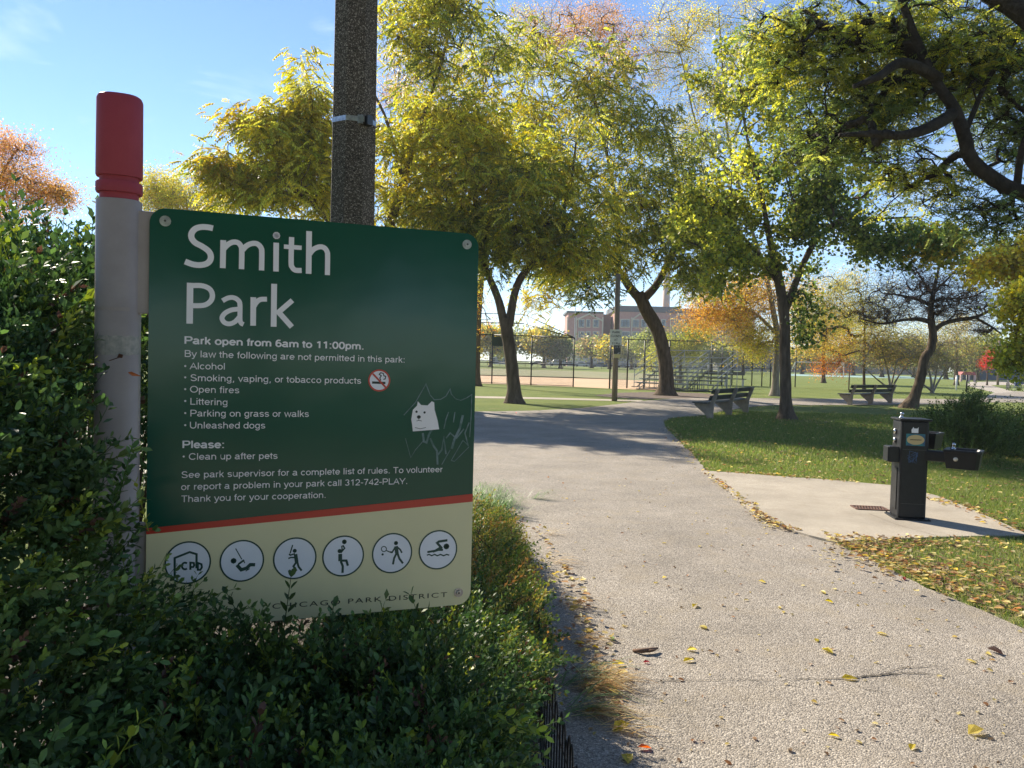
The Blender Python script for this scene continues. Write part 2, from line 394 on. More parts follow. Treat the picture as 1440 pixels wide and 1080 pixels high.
def pave_mat(name, base, dark, light, cell, bumpd, big=.12, mottle=(.8, 1.15), stain=None):
    m = bpy.data.materials.new(name); m.use_nodes = True; n = m.node_tree; p = n.nodes['Principled BSDF']; p.inputs['Roughness'].default_value = .9; p.inputs['Specular IOR Level'].default_value = .25
    g = n.nodes.new('ShaderNodeNewGeometry')
    v = n.nodes.new('ShaderNodeTexVoronoi'); v.inputs['Scale'].default_value = cell; n.links.new(g.outputs['Position'], v.inputs['Vector'])
    sp = n.nodes.new('ShaderNodeSeparateColor'); n.links.new(v.outputs['Color'], sp.inputs[0])
    r = n.nodes.new('ShaderNodeValToRGB'); e = r.color_ramp.elements; e[0].position = 0; e[0].color = dark; e[1].position = 1; e[1].color = light
    e2 = r.color_ramp.elements.new(.35); e2.color = base; e3 = r.color_ramp.elements.new(.75); e3.color = tuple(min(1, c * 1.12) for c in base[:3]) + (1,)
    n.links.new(sp.outputs[0], r.inputs[0])
    # gaps between stones
    gr = n.nodes.new('ShaderNodeMapRange'); gr.inputs['From Min'].default_value = .35; gr.inputs['From Max'].default_value = .75; gr.inputs['To Min'].default_value = 1; gr.inputs['To Max'].default_value = .62
    n.links.new(v.outputs['Distance'], gr.inputs['Value'])
    z = n.nodes.new('ShaderNodeTexNoise'); z.inputs['Scale'].default_value = 1.1; z.inputs['Detail'].default_value = 8; z.inputs['Roughness'].default_value = .65; n.links.new(g.outputs['Position'], z.inputs['Vector'])
    zr = n.nodes.new('ShaderNodeMapRange'); zr.inputs['From Min'].default_value = .3; zr.inputs['From Max'].default_value = .7; zr.inputs['To Min'].default_value = mottle[0]; zr.inputs['To Max'].default_value = mottle[1]; n.links.new(z.outputs['Fac'], zr.inputs['Value'])
    mu = n.nodes.new('ShaderNodeMath'); mu.operation = 'MULTIPLY'; n.links.new(gr.outputs[0], mu.inputs[0]); n.links.new(zr.outputs[0], mu.inputs[1])
    hs = n.nodes.new('ShaderNodeHueSaturation'); n.links.new(r.outputs[0], hs.inputs['Color']); n.links.new(mu.outputs[0], hs.inputs['Value'])
    last = hs.outputs[0]
    if stain:
        z2 = n.nodes.new('ShaderNodeTexNoise'); z2.inputs['Scale'].default_value = 2.6; z2.inputs['Detail'].default_value = 7; z2.inputs['Roughness'].default_value = .7; n.links.new(g.outputs['Position'], z2.inputs['Vector'])
        r2 = n.nodes.new('ShaderNodeValToRGB'); r2.color_ramp.elements[0].position = .5; r2.color_ramp.elements[1].position = .75; r2.color_ramp.elements[1].color = (.7, .7, .7, 1); n.links.new(z2.outputs['Fac'], r2.inputs[0])
        x = n.nodes.new('ShaderNodeMix'); x.data_type = 'RGBA'; n.links.new(r2.outputs[0], x.inputs['Factor']); n.links.new(last, x.inputs['A']); x.inputs['B'].default_value = stain; last = x.outputs['Result']
    n.links.new(last, p.inputs['Base Color'])
    bp = n.nodes.new('ShaderNodeBump'); bp.inputs['Strength'].default_value = .7; bp.inputs['Distance'].default_value = bumpd; bp.invert = True; n.links.new(v.outputs['Distance'], bp.inputs['Height']); n.links.new(bp.outputs[0], p.inputs['Normal'])
    return m
LAWN = grass_mat()
ASPH = pave_mat('asphalt_aggregate', (.32, .28, .235, 1), (.16, .14, .12, 1), (.53, .475, .405, 1), 130, .006, mottle=(.74, 1.14), stain=(.27, .225, .165, 1))
CONC = pave_mat('pale_concrete', (.43, .375, .30, 1), (.33, .285, .23, 1), (.50, .445, .37, 1), 300, .0008, mottle=(.74, 1.14), stain=(.26, .22, .17, 1))
DIRT = mat('infield_clay', (.50, .33, .19), .95, (.42, .28, .16), .15, bump=.3, bscale=2)
gr = MB(); gr.add([(-1500, -60, 0), (1500, -60, 0), (1500, 1600, 0), (-1500, 1600, 0)], [(0, 1, 2, 3)])
tag(gr.build('ground', LAWN), kind='structure')
G = lambda L: [gnd(a, b)[:2] for a, b in L]
PATH_R = [(1010, 561), (1100, 561), (1183, 562), (1300, 564), (1440, 568)]
right_edge = [(934, 593), (935, 600), (942, 608), (955, 620), (975, 641), (992, 660), (1005, 674), (1024, 692), (1062, 725), (1100, 745), (1138, 757), (1175, 766), (1223, 786), (1270, 813), (1327, 838), (1380, 860), (1440, 887), (1560, 945)]
lower_edge = [(1440, 566), (1397, 566), (1290, 569), (1183, 570), (1095, 570), (1061, 572), (1037, 575), (1010, 580), (993, 585), (960, 587), (943, 589)]
far_edge = [(660, 579), (700, 579), (760, 577.5), (820, 574), (870, 568.5), (905, 564), (950, 560.5), (1010, 559.5), (1100, 560.5), (1183, 561), (1290, 561), (1380, 562)]
path_pts = [(-.1, -4), (-.1, 2.2), (-.12, 5.5), (-.4, 7.6), (-1.2, 8.4), (-9, 9.4), (-9, gnd(665, 579).y)] + G(far_edge) + G([(1400, 553), (1430, 551), (1500, 553)]) + G([(1500, 566)]) + G(lower_edge) + G(right_edge) + [(6.5, 3.0), (6.5, -4)]
PATH = rough_edge(path_pts, .03, .12, 3)
poly_sheet('asphalt_path', PATH, .012, ASPH)
pad = G([(986, 664), (1040, 668), (1090, 672), (1160, 677), (1260, 686), (1317, 700), (1374, 723), (1435, 751), (1470, 768), (1440, 757), (1331, 759), (1250, 762), (1175, 766), (1138, 757), (1100, 745), (1062, 725), (1024, 692), (1003, 673)])
PAD = rough_edge(pad, .008, .15, 4); poly_sheet('concrete_pad', PAD, .03, CONC, thick=.05)
poly_sheet('sidewalk', G([(560, 556.5), (670, 557.2), (760, 559), (860, 561.8), (905, 563), (900, 565), (860, 564), (760, 561.6), (670, 560), (560, 559)]), .008, CONC)
poly_sheet('sandy_path', G([(1378, 561.5), (1388, 556), (1399, 552.5), (1381, 548), (1361, 543), (1358, 541), (1365, 537), (1417, 536.5), (1500, 539), (1500, 541), (1393, 541.5), (1410, 546.5), (1420, 549.5), (1440, 551), (1520, 553), (1520, 563)]), .008, pave_mat('pale_path', (.42, .37, .31, 1), (.33, .29, .24, 1), (.48, .43, .37, 1), 60, .001))
poly_sheet('infield_dirt', G([(560, 538), (672, 539), (746, 541.5), (806, 544), (880, 547.5), (925, 549), (940, 545), (930, 537), (900, 535), (806, 531), (672, 527.5), (560, 526)]), .004, DIRT)
poly_sheet('outfield_dry_grass', G([(560, 525), (672, 527), (806, 530.5), (900, 534.5), (960, 534), (960, 529), (900, 525), (806, 521.5), (672, 518), (560, 516)]), .006, mat('dry_turf', (.20, .17, .07), .95, (.15, .16, .06), .2))
poly_sheet('mulch_bed', rough_edge(G([(835, 556), (870, 552.5), (930, 551), (985, 553), (1030, 557), (1045, 559.3), (960, 560), (905, 561.5), (860, 559)]), .12, .4, 8), .009, mat('mulch', (.06, .04, .03), .95, (.13, .09, .06), 6, bump=1, bscale=20))
poly_sheet('bare_soil', rough_edge(G([(1085, 591), (1110, 590), (1145, 589), (1172, 592), (1160, 596), (1120, 594)]), .08, .3, 9), .005, mat('soil', (.15, .11, .07), .95, (.25, .19, .12), 4, bump=1, bscale=20))
poly_sheet('worn_verge', rough_edge(G([(1178, 765), (1250, 762), (1331, 759.5), (1440, 757.5), (1520, 756), (1600, 900), (1560, 944), (1440, 887), (1380, 860), (1327, 838), (1270, 813), (1223, 786)]), .05, .2, 12), .008, mat('worn_turf', (.17, .12, .07), .95, (.17, .19, .06), 5, bump=1, bscale=40))
poly_sheet('tennis_court', G([(1098, 528), (1340, 534), (1345, 531.5), (1250, 528.5), (1098, 525.6)]), .006, mat('court_paint', (.25, .38, .36), .8))
poly_sheet('entrance_pavement', [(-16, -7.5), (16, -7.5), (16, -1.0), (-16, -1.0)], .016, CONC)  # unseen paving added behind the viewer to bounce warm light into the shade
poly_sheet('road', [(-60, -20), (60, -20), (60, -10.5), (-60, -10.5)], .008, ASPH)
poly_sheet('planting_bed', [(-3.2, .2), (.14, .2), (.14, 4.6), (.05, 6.2), (-.3, 7.2), (-1.0, 7.3), (-3.2, 6.0)], .02, mat('bed_soil', (.03, .022, .015), .95, (.06, .045, .03), 10, bump=1, bscale=30))

# =================================================================== THE PARK SIGN
P_TL = at(210.5, 291, 1.80)
_r = ray(673.5, 329.5); d2 = (P_TL.z - CAM_H) * _r.y / _r.z; P_TR = at(673.5, 329.5, d2)
P_BL = Vector((P_TL.x, P_TL.y, at(204, 884, 1.80).z)); P_BR0 = at(661.5, 853, d2)
SB = (P_BL.z + P_BR0.z) / 2; SW = (P_TR.xy - P_TL.xy).length; SH = P_TL.z - SB
Ux = Vector((P_TR.x - P_TL.x, P_TR.y - P_TL.y, 0)).normalized(); Nn = Vector((Ux.y, -Ux.x, 0))
print('SIGN', round(SW, 3), round(SH, 3), 'zbl', P_BL.z, 'zbr', P_BR0.z, 'd2', d2)
sign = empty('park_sign', (P_TL.x, P_TL.y, 0)); sbase = Vector((P_TL.x, P_TL.y, 0))
tag(sign, 'dark green park sign with white park rules, cream band and grey post with red top', 'sign')
def uv(px, py):
    r = ray(px, py); o = Vector((0, 0, CAM_H)); t = (P_TL - o).dot(Nn) / r.dot(Nn); q = o + r * t
    return ((q - P_TL).dot(Ux), q.z - SB)
c1 = lambda x, y: uv(180 + x / 2.769, 280 + y / 2.769)
c2 = lambda x, y: uv(180 + x / 2.769, 640 + y / 2.769)
F3 = lambda u, v, d: Ux * u + Vector((0, 0, SB + v)) + Nn * d
def rrect(W, H, r, n=8):
    o = []
    for cx, cy, a0 in ((W - r, r, -90), (W - r, H - r, 0), (r, H - r, 90), (r, r, 180)):
        for i in range(n + 1): a = R(a0 + 90 * i / n); o.append((cx + r * math.cos(a), cy + r * math.sin(a)))
    return o
def sign_face_mat(name, c, c2, rough=.22):
    m = mat(name, c, rough, c2, 3.5, spec=.33, width=.5)
    n = m.node_tree; p = n.nodes['Principled BSDF']; g = n.nodes.new('ShaderNodeTexCoord')
    z = n.nodes.new('ShaderNodeTexNoise'); z.inputs['Scale'].default_value = 5; z.inputs['Detail'].default_value = 2; n.links.new(g.outputs['Object'], z.inputs['Vector'])
    z2 = n.nodes.new('ShaderNodeTexNoise'); z2.inputs['Scale'].default_value = 260; n.links.new(g.outputs['Object'], z2.inputs['Vector'])
    b = n.nodes.new('ShaderNodeBump'); b.inputs['Strength'].default_value = .16; b.inputs['Distance'].default_value = .01; n.links.new(z.outputs['Fac'], b.inputs['Height'])
    b2 = n.nodes.new('ShaderNodeBump'); b2.inputs['Strength'].default_value = .12; b2.inputs['Distance'].default_value = .0006; n.links.new(z2.outputs['Fac'], b2.inputs['Height']); n.links.new(b.outputs[0], b2.inputs['Normal'])
    n.links.new(b2.outputs[0], p.inputs['Normal'])
    return m
GREEN = sign_face_mat('sign_green', (.006, .068, .045), (.009, .08, .052), .16); GREEN.node_tree.nodes['Principled BSDF'].inputs['Coat Weight'].default_value = .06; GREEN.node_tree.nodes['Principled BSDF'].inputs['Coat Roughness'].default_value = .1
CREAM = sign_face_mat('sign_cream', (.72, .65, .40), (.66, .60, .37), .35)
RED = mat('sign_red', (.48, .035, .018), .35)
WHITE = mat('sign_white', (.78, .76, .78), .45); ICONW = mat('icon_white', (.76, .76, .82), .4, (.68, .69, .76), 4)
DKG = mat('icon_green', (.004, .045, .035), .4); BLK = mat('sign_black', (.012, .02, .018), .5)
MB().prism(rrect(SW, SH, .036), -.004, 0, F3).build('panel', GREEN, sign)
# cream band under the slanting red stripe
(ul, vl), (ur, vr) = uv(205, 751.5), uv(663, 705.5)
(ul2, vl2), (ur2, vr2) = uv(205, 743), uv(663, 694.5)
sl = (vr - vl) / (ur - ul); line = lambda u: vl + sl * (u - ul); sl2 = (vr2 - vl2) / (ur2 - ul2); line2 = lambda u: vl2 + sl2 * (u - ul2)
rr_ = [(u, v) for u, v in rrect(SW, SH, .036)]
cream = [p for p in rr_[27:]] + [p for p in rr_[:9]]
cream = cream + [(SW, line(SW)), (0, line(0))]
MB().prism(cream, .0003, .0011, F3).build('cream_band', CREAM, sign)
MB().prism([(0, line(0)), (SW, line(SW)), (SW, line2(SW)), (0, line2(0))], .0003, .0015, F3).build('red_stripe', RED, sign)

# ---- lettering: a plain grotesque drawn with strokes
def arc(cx, cy, rx, ry, a0, a1, n=10): return [(cx + rx * math.cos(R(a0 + (a1 - a0) * i / n)), cy + ry * math.sin(R(a0 + (a1 - a0) * i / n))) for i in range(n + 1)]
X, CH, D = .482, .683, .04
o_ = lambda cx: arc(cx, .26, .2, .222, 0, 360, 18)
GL = {' ': (.278, []), 'a': (.556, [arc(.25, .375, .165, .11, 165, 0, 8) + [(.415, .12), (.43, .05), (.5, .045)], [(.415, .30), (.22, .26)] + arc(.22, .15, .165, .11, 90, 270, 8) + arc(.23, .20, .185, .16, 270, 350, 5)]),
 'b': (.556, [[(.1, 0), (.1, .72)], arc(.285, .26, .185, .222, 0, 360, 18)]), 'c': (.5, [arc(.26, .26, .195, .222, 42, 318, 14)]),
 'd': (.556, [[(.46, 0), (.46, .72)], arc(.265, .26, .19, .222, 0, 360, 18)]), 'e': (.556, [[(.08, .27), (.475, .27)] + arc(.275, .26, .2, .222, 5, 325, 16)]),
 'f': (.278, [[(.13, 0), (.13, .58)] + arc(.24, .58, .11, .1, 180, 80, 5), [(.01, .485), (.26, .485)]]),
 'g': (.556, [[(.455, .52), (.455, -.03)] + arc(.27, -.02, .185, .15, 0, -160, 8), arc(.265, .26, .19, .222, 0, 360, 18)]),
 'h': (.556, [[(.1, 0), (.1, .72)], [(.1, .3)] + arc(.275, .31, .175, .17, 175, 0, 8) + [(.45, 0)]]),
 'i': (.222, [[(.11, 0), (.11, .52)], [(.11, .62), (.11, .72)]]), 'k': (.5, [[(.1, 0), (.1, .72)], [(.42, .52), (.11, .2)], [(.22, .31), (.44, 0)]]),
 'l': (.222, [[(.11, 0), (.11, .72)]]), 'm': (.833, [[(.1, 0), (.1, .52)], [(.1, .3)] + arc(.26, .33, .155, .15, 175, 0, 8) + [(.415, 0)], [(.415, .3)] + arc(.575, .33, .155, .15, 175, 0, 8) + [(.73, 0)]]),
 'n': (.556, [[(.1, 0), (.1, .52)], [(.1, .3)] + arc(.275, .31, .175, .17, 175, 0, 8) + [(.45, 0)]]), 'o': (.556, [arc(.278, .26, .205, .222, 0, 360, 20)]),
 'p': (.556, [[(.1, -.2), (.1, .52)], arc(.285, .26, .185, .222, 0, 360, 18)]), 'r': (.333, [[(.1, 0), (.1, .52)], [(.1, .3)] + arc(.26, .32, .155, .16, 175, 80, 6)]),
 's': (.5, [arc(.25, .375, .165, .107, 20, 250, 10) + arc(.25, .15, .175, .11, 80, -160, 10)]), 't': (.278, [[(.12, .66), (.12, .13)] + arc(.21, .13, .09, .09, 180, 275, 5), [(-.01, .485), (.265, .485)]]),
 'u': (.556, [[(.1, .52), (.1, .2)] + arc(.275, .21, .175, .17, 180, 355, 8), [(.455, 0), (.455, .52)]]), 'v': (.5, [[(.04, .52), (.25, .02), (.46, .52)]]),
 'w': (.722, [[(.04, .52), (.2, .02), (.36, .5), (.52, .02), (.68, .52)]]), 'y': (.5, [[(.04, .52), (.255, .02)], [(.46, .52), (.22, -.1), (.16, -.165), (.05, -.16)]]),
 'A': (.667, [[(.03, 0), (.333, .7), (.637, 0)], [(.15, .24), (.517, .24)]]), 'B': (.667, [[(.11, 0), (.11, .72)], [(.11, .68), (.38, .68)] + arc(.39, .53, .16, .15, 90, -90, 8) + [(.11, .38)], [(.39, .38)] + arc(.41, .21, .18, .17, 90, -90, 8) + [(.11, .04)]]),
 'C': (.722, [arc(.38, .36, .3, .32, 38, 322, 18)]), 'K': (.667, [[(.11, 0), (.11, .72)], [(.6, .72), (.12, .26)], [(.28, .4), (.62, 0)]]), 'L': (.556, [[(.11, .72), (.11, .04), (.52, .04)]]),
 'M': (.833, [[(.1, 0), (.1, .7), (.416, .06), (.733, .7), (.733, 0)]]), 'O': (.778, [arc(.389, .36, .32, .32, 0, 360, 24)]), 'P': (.667, [[(.11, 0), (.11, .72)], [(.11, .68), (.4, .68)] + arc(.4, .5, .19, .18, 90, -90, 8) + [(.11, .32)]]),
 'S': (.667, [arc(.33, .53, .22, .155, 15, 250, 12) + arc(.33, .19, .245, .155, 80, -165, 12)]), 'T': (.611, [[(.305, 0), (.305, .68)], [(.03, .68), (.58, .68)]]),
 'U': (.722, [[(.11, .72), (.11, .28)] + arc(.36, .28, .25, .24, 180, 360, 12) + [(.61, .72)]]), 'Y': (.667, [[(.333, 0), (.333, .29)], [(.03, .72), (.333, .27), (.637, .72)]]), 'R': (.722, [[(.11, 0), (.11, .72)], [(.11, .68), (.42, .68)] + arc(.42, .52, .18, .16, 90, -90, 8) + [(.11, .36)], [(.42, .36), (.62, 0)]]), 'E': (.667, [[(.6, .68), (.11, .68), (.11, .04), (.6, .04)], [(.11, .38), (.55, .38)]]),
 'D': (.722, [[(.11, .04), (.11, .68), (.33, .68)] + arc(.33, .36, .3, .32, 90, -90, 12) + [(.11, .04)]]),
 '0': (.556, [arc(.278, .35, .2, .32, 0, 360, 20)]), '1': (.556, [[(.33, 0), (.33, .7)], [(.33, .66), (.13, .53)]]), '2': (.556, [arc(.27, .5, .19, .18, 170, -10, 10) + [(.42, .36), (.08, .05)], [(.04, .04), (.5, .04)]]),
 '3': (.556, [arc(.27, .52, .17, .155, 160, -90, 10), arc(.27, .2, .19, .165, 90, -160, 10)]), '4': (.556, [[(.38, 0), (.38, .68), (.05, .2)], [(.04, .19), (.52, .19)]]),
 '6': (.556, [arc(.28, .22, .19, .185, 0, 360, 16), [(.09, .25)] + arc(.3, .36, .21, .31, 165, 55, 8)]), '7': (.556, [[(.04, .67), (.5, .67)], [(.47, .66), (.3, .36), (.22, 0)]]),
 '.': (.278, [[(.14, 0), (.14, .1)]]), ',': (.278, [[(.14, .1), (.14, 0), (.1, -.12)]]), ':': (.278, [[(.14, 0), (.14, .1)], [(.14, .42), (.14, .52)]]), '-': (.333, [[(.04, .27), (.29, .27)]]), "'": (.191, [[(.09, .72), (.08, .52)]])}
def stroke(mb, pts, w, F, d):
    pp_ = [pts[0]]
    for p in pts[1:]:
        if abs(p[0] - pp_[-1][0]) + abs(p[1] - pp_[-1][1]) > 1e-5: pp_.append(p)
    pts = pp_
    n = len(pts); closed = n > 3 and abs(pts[0][0] - pts[-1][0]) < 1e-6 and abs(pts[0][1] - pts[-1][1]) < 1e-6
    P = [Vector(p) for p in pts]; A = []; B = []
    for i in range(n):
        a = P[i - 1] if i else (P[-2] if closed else None); b = P[i + 1] if i < n - 1 else (P[1] if closed else None)
        t0 = (P[i] - a).normalized() if a is not None else None; t1 = (b - P[i]).normalized() if b is not None else None
        if t0 is None: t0 = t1
        if t1 is None: t1 = t0
        t = (t0 + t1); t = t.normalized() if t.length > 1e-6 else t1
        nn = Vector((-t.y, t.x)); k = 1 / max(.45, nn.dot(Vector((-t1.y, t1.x))))
        A.append(P[i] + nn * w / 2 * k); B.append(P[i] - nn * w / 2 * k)
    vs = [F(p.x, p.y, d) for p in A] + [F(p.x, p.y, d) for p in B]
    mb.add(vs, [(i, i + 1, n + i + 1, n + i) for i in range(n - 1)])
def textw(s, bold=False): return sum(GL[c][0] for c in s)
def put_text(s, p0, p1, cap, m, name='lettering', bold=False, parent=None, d=.0012, Fn=None):
    """baseline from p0 to p1 in panel coordinates"""
    mb = MB(); Fn = Fn or F3; w = textw(s); e = Vector((p1[0] - p0[0], p1[1] - p0[1])); L = e.length; e = e / L; sx = L / (w - .08); sy = cap / .72; k = 0
    up = Vector((0, 1)) if abs(e.y) < .06 else Vector((-e.y, e.x)); x = -.04
    F = lambda a, b, dd: Fn(p0[0] + e.x * a * sx + up.x * min(b, .725) * sy, p0[1] + e.y * a * sx + up.y * min(b, .725) * sy, dd)
    for c in s:
        adv, st = GL[c]
        for q in st:
            stroke(mb, [(x + a, b) for a, b in q], .14 if bold else .088, F, d + .00002 * (k % 5)); k += 1
        x += adv
    o = mb.build(name, m, parent or sign)
    me = o.data
    return o
def gill(s, p0, p1, cap, m, name, spacing=1.0, d=.0014, parent=None, Fn=None, off=0.0):
    f = bpy.data.curves.new('t', 'FONT'); f.body = s; f.space_character = spacing; f.offset = off; f.resolution_u = 5
    t = bpy.data.objects.new('t', f); COL.objects.link(t); bpy.context.view_layer.update()
    me = bpy.data.meshes.new_from_object(t.evaluated_get(bpy.context.evaluated_depsgraph_get())); bpy.data.objects.remove(t); bpy.data.curves.remove(f)
    xs = [v.co.x for v in me.vertices]; x0, x1 = min(xs), max(xs); Fn = Fn or F3
    e = Vector((p1[0] - p0[0], p1[1] - p0[1])); sx = 1 / (x1 - x0); sy = cap / .68
    for v in me.vertices:
        a = (v.co.x - x0) * sx; q = Fn(p0[0] + e.x * a, p0[1] + e.y * a + v.co.y * sy, d); v.co = q
    me.materials.clear(); me.materials.append(m); o = bpy.data.objects.new(name, me); COL.objects.link(o); o.parent = parent or sign
    return o
capS = c1(228, 103)[1] - c1(228, 265)[1]
_w = lambda k: c1(500 + k, 300)[0] - c1(500, 300)[0]
BIG = {'Smith': [(23, [(331, 114), (312, 110), (285, 109), (262, 116), (248, 133), (248, 152), (262, 170), (288, 184), (311, 200), (322, 218), (320, 238), (305, 252), (280, 257), (252, 254), (222, 243)]),
  (22, [(371, 160), (369, 269)]), (21, [(371, 196), (388, 178), (408, 168), (428, 170), (440, 184), (443, 202), (442, 273)]), (21, [(443, 202), (462, 182), (484, 173), (504, 175), (518, 190), (521, 210), (520, 278)]),
  (22, [(577, 170), (576, 282)]), (26, arc(578, 142, 1.2, 1.2, 0, 360, 10)), (21, [(637, 148), (635, 245), (639, 265), (652, 277), (676, 278)]), (18, [(607, 185), (676, 190)]),
  (23, [(705, 125), (703, 291)]), (21, [(704, 218), (722, 196), (746, 186), (764, 190), (775, 205), (777, 225), (776, 296)])],
 'Park': [(24, [(242, 326), (240, 485)]), (20, [(243, 337), (285, 337), (312, 346), (326, 362), (328, 384), (316, 403), (292, 414), (243, 415)]),
  (19, [(368, 396), (390, 385), (412, 384), (430, 395), (436, 412), (436, 465), (440, 482), (450, 488)]), (19, [(434, 428), (402, 432), (377, 445), (366, 463), (375, 480), (394, 486), (416, 478), (435, 458)]),
  (22, [(488, 382), (487, 493)]), (20, [(488, 422), (500, 402), (516, 391), (541, 390)]), (23, [(569, 330), (567, 497)]), (21, [(640, 394), (580, 446)]), (22, [(586, 440), (638, 498)])]}
for wd, st_ in BIG.items():
    mb = MB()
    for i, (ww, pts) in enumerate(st_):
        q = [Vector((*c1(*p), 0)) for p in pts]; q = catmull(q, 4) if 3 < len(q) < 11 or len(q) > 12 else q
        stroke(mb, [(v.x, v.y) for v in q], _w(ww), F3, .0012 + .00003 * i)
    o = mb.build('park_name', WHITE, sign); o['label'] = 'large white word ' + wd
H1 = c1(220, 534)[1] - c1(220, 563)[1]; H0 = c1(245, 636)[1] - c1(245, 662)[1]
for s, a, b, bold, fn in [("Park open from 6am to 11:00pm.", (220, 563), (918, 586), 1, c1), ("By law the following are not permitted in this park:", (220, 614), (1078, 637), 0, c1),
        ("Alcohol", (242, 662), (378, 664), 0, c1), ("Smoking, vaping, or tobacco products", (243, 708), (907, 719), 0, c1), ("Open fires", (242, 753), (433, 756), 0, c1),
        ("Littering", (242, 800), (388, 803), 0, c1), ("Parking on grass or walks", (242, 846), (704, 848), 0, c1), ("Unleashed dogs", (240, 893), (534, 893), 0, c1),
        ("Please:", (212, 969), (375, 969), 1, c1), ("Clean up after pets", (237, 1015), (582, 1011), 0, c1),
        ("See park supervisor for a complete list of rules. To volunteer", (208, 89), (1224, 66), 0, c2), ("or report a problem in your park call 312-742-PLAY.", (207, 136), (1088, 112), 0, c2),
        ("Thank you for your cooperation.", (208, 183), (771, 166), 0, c2)]:
    put_text(s, fn(*a), fn(*b), H1 if bold else H0, WHITE, 'lettering', bool(bold))
mb = MB()
def disc(mb, c, r, d, F=F3, n=20, ry=None): 
    ry = ry or r; mb.add([F(c[0] + r * math.cos(2 * math.pi * i / n), c[1] + ry * math.sin(2 * math.pi * i / n), d) for i in range(n)], [tuple(range(n))])
for y in (650, 694, 740, 786, 833, 880, 1002): 
    mb = MB(); disc(mb, c1(223 if y < 900 else 217, y), .0024, .0013, n=8); mb.build('bullet', WHITE, sign)
pass
gill('CHICAGO PARK DISTRICT', c2(562, 598), c2(1242, 551), c2(1000, 519)[1] - c2(1000, 548)[1] if 0 else .0125, BLK, 'district_name', spacing=1.25, d=.0016)
# no smoking emblem
def px_strokes(parent, name, m, items, fn, d, mn=1.0):
    mb = MB()
    for i, (w_, pts) in enumerate(items):
        q = [fn(*p) for p in pts]; wm = abs(fn(pts[0][0] + w_, pts[0][1])[0] - fn(*pts[0])[0]); stroke(mb, q, wm, F3, d + .00002 * (i % 6))
    return mb.build(name, m, parent)
def ring(c, r0, r1, d, m, name, parent, n=40):
    mb = MB(); vs = [F3(c[0] + r * math.cos(2 * math.pi * i / n), c[1] + r * math.sin(2 * math.pi * i / n), d) for r in (r0, r1) for i in range(n)]
    mb.add(vs, [(i, (i + 1) % n, n + (i + 1) % n, n + i) for i in range(n)]); return mb.build(name, m, parent)
ctr = c1(978, 706); rad_ = (c1(1021, 706)[0] - c1(935, 706)[0]) / 2
mb = MB(); disc(mb, ctr, rad_ * .92, .0012, n=32); ns = mb.build('no_smoking_emblem', ICONW, sign)
px_strokes(ns, 'cigarette', BLK, [(9, [(950, 714), (1002, 716)]), (4, [(984, 706), (980, 696), (986, 688), (978, 682), (984, 676), (994, 679), (996, 688), (1003, 690), (1001, 700), (994, 702)])], c1, .0014)
ring(ctr, rad_ * .86, rad_, .0016, RED, 'red_ring', ns); px_strokes(ns, 'slash', RED, [(7, [(953, 680), (1003, 733)])], c1, .0017)
# six round pictograms
IC = [(233.5, 418, 91), (444, 411, 87), (650, 401, 85), (838, 392, 81.5), (1028.5, 381, 78.5), (1207, 368, 75)]
figs = []
figs.append([(9, [(182, 475), (182, 400), (240, 377), (267, 385), (267, 440)]), (8, arc(222, 431, 12, 13, -50, -310, 10)), (8, [(243, 446), (243, 418), (256, 419), (258, 428), (254, 435), (243, 435)]), (8, [(272, 446), (272, 419), (286, 424), (288, 436), (282, 446), (272, 446)])])
figs.append([(4, [(419, 363), (443, 405)]), (19, arc(411, 411, 1.5, 1.5, 0, 360, 8)), (14, [(424, 427), (441, 446), (462, 439), (476, 426), (495, 426)]), (8, [(430, 424), (452, 408)]), (4, [(449, 407), (455, 420)]), (4, [(458, 451), (474, 441)])])
figs.append([(5, [(641, 349), (631, 382)]), (13, arc(649, 372, 1.2, 1.2, 0, 360, 8)), (14, [(652, 385), (657, 420)]), (6, [(650, 383), (632, 389), (627, 384)]), (6, [(650, 398), (634, 398), (624, 402)]), (8, [(654, 418), (644, 432), (656, 450)]), (8, [(659, 416), (664, 434), (676, 449)])])
figs.append([(15, arc(842, 337, 1.5, 1.5, 0, 360, 8)), (14, arc(824, 373, 1.2, 1.2, 0, 360, 8)), (6, [(836, 350), (843, 362), (828, 380)]), (15, [(826, 384), (826, 412)]), (9, [(826, 410), (850, 410), (856, 430)]), (9, [(828, 412), (836, 432), (835, 458)]), (5, [(832, 352), (834, 372)])])
figs.append([(3.5, arc(996, 365, 10, 10, 0, 360, 14)), (4, [(1006, 371), (1026, 380)]), (7, arc(991, 386, .8, .8, 0, 360, 6)), (13, arc(1043, 342, 1.2, 1.2, 0, 360, 8)), (14, [(1043, 354), (1047, 384)]), (6, [(1040, 358), (1028, 378), (1020, 376)]), (6, [(1048, 357), (1060, 368), (1066, 380)]), (8, [(1044, 384), (1036, 400), (1031, 425)]), (8, [(1049, 382), (1056, 402), (1070, 421)])])
figs.append([(18, arc(1239, 355, 1.8, 1.8, 0, 360, 8)), (9, [(1186, 375), (1208, 368), (1226, 368)]), (9, [(1243, 331), (1210, 336), (1203, 341), (1222, 363)]), (8, [(1165, 377), (1195, 372), (1214, 360)]), (5, [(1163, 389), (1172, 386), (1182, 391), (1193, 386), (1204, 391), (1216, 386), (1228, 391), (1240, 386), (1250, 389)])])
acts = ['letters CPD inside a house outline', 'a figure on a swing', 'a batter with a bat', 'a figure holding a ball overhead', 'a tennis player', 'a swimmer above waves']
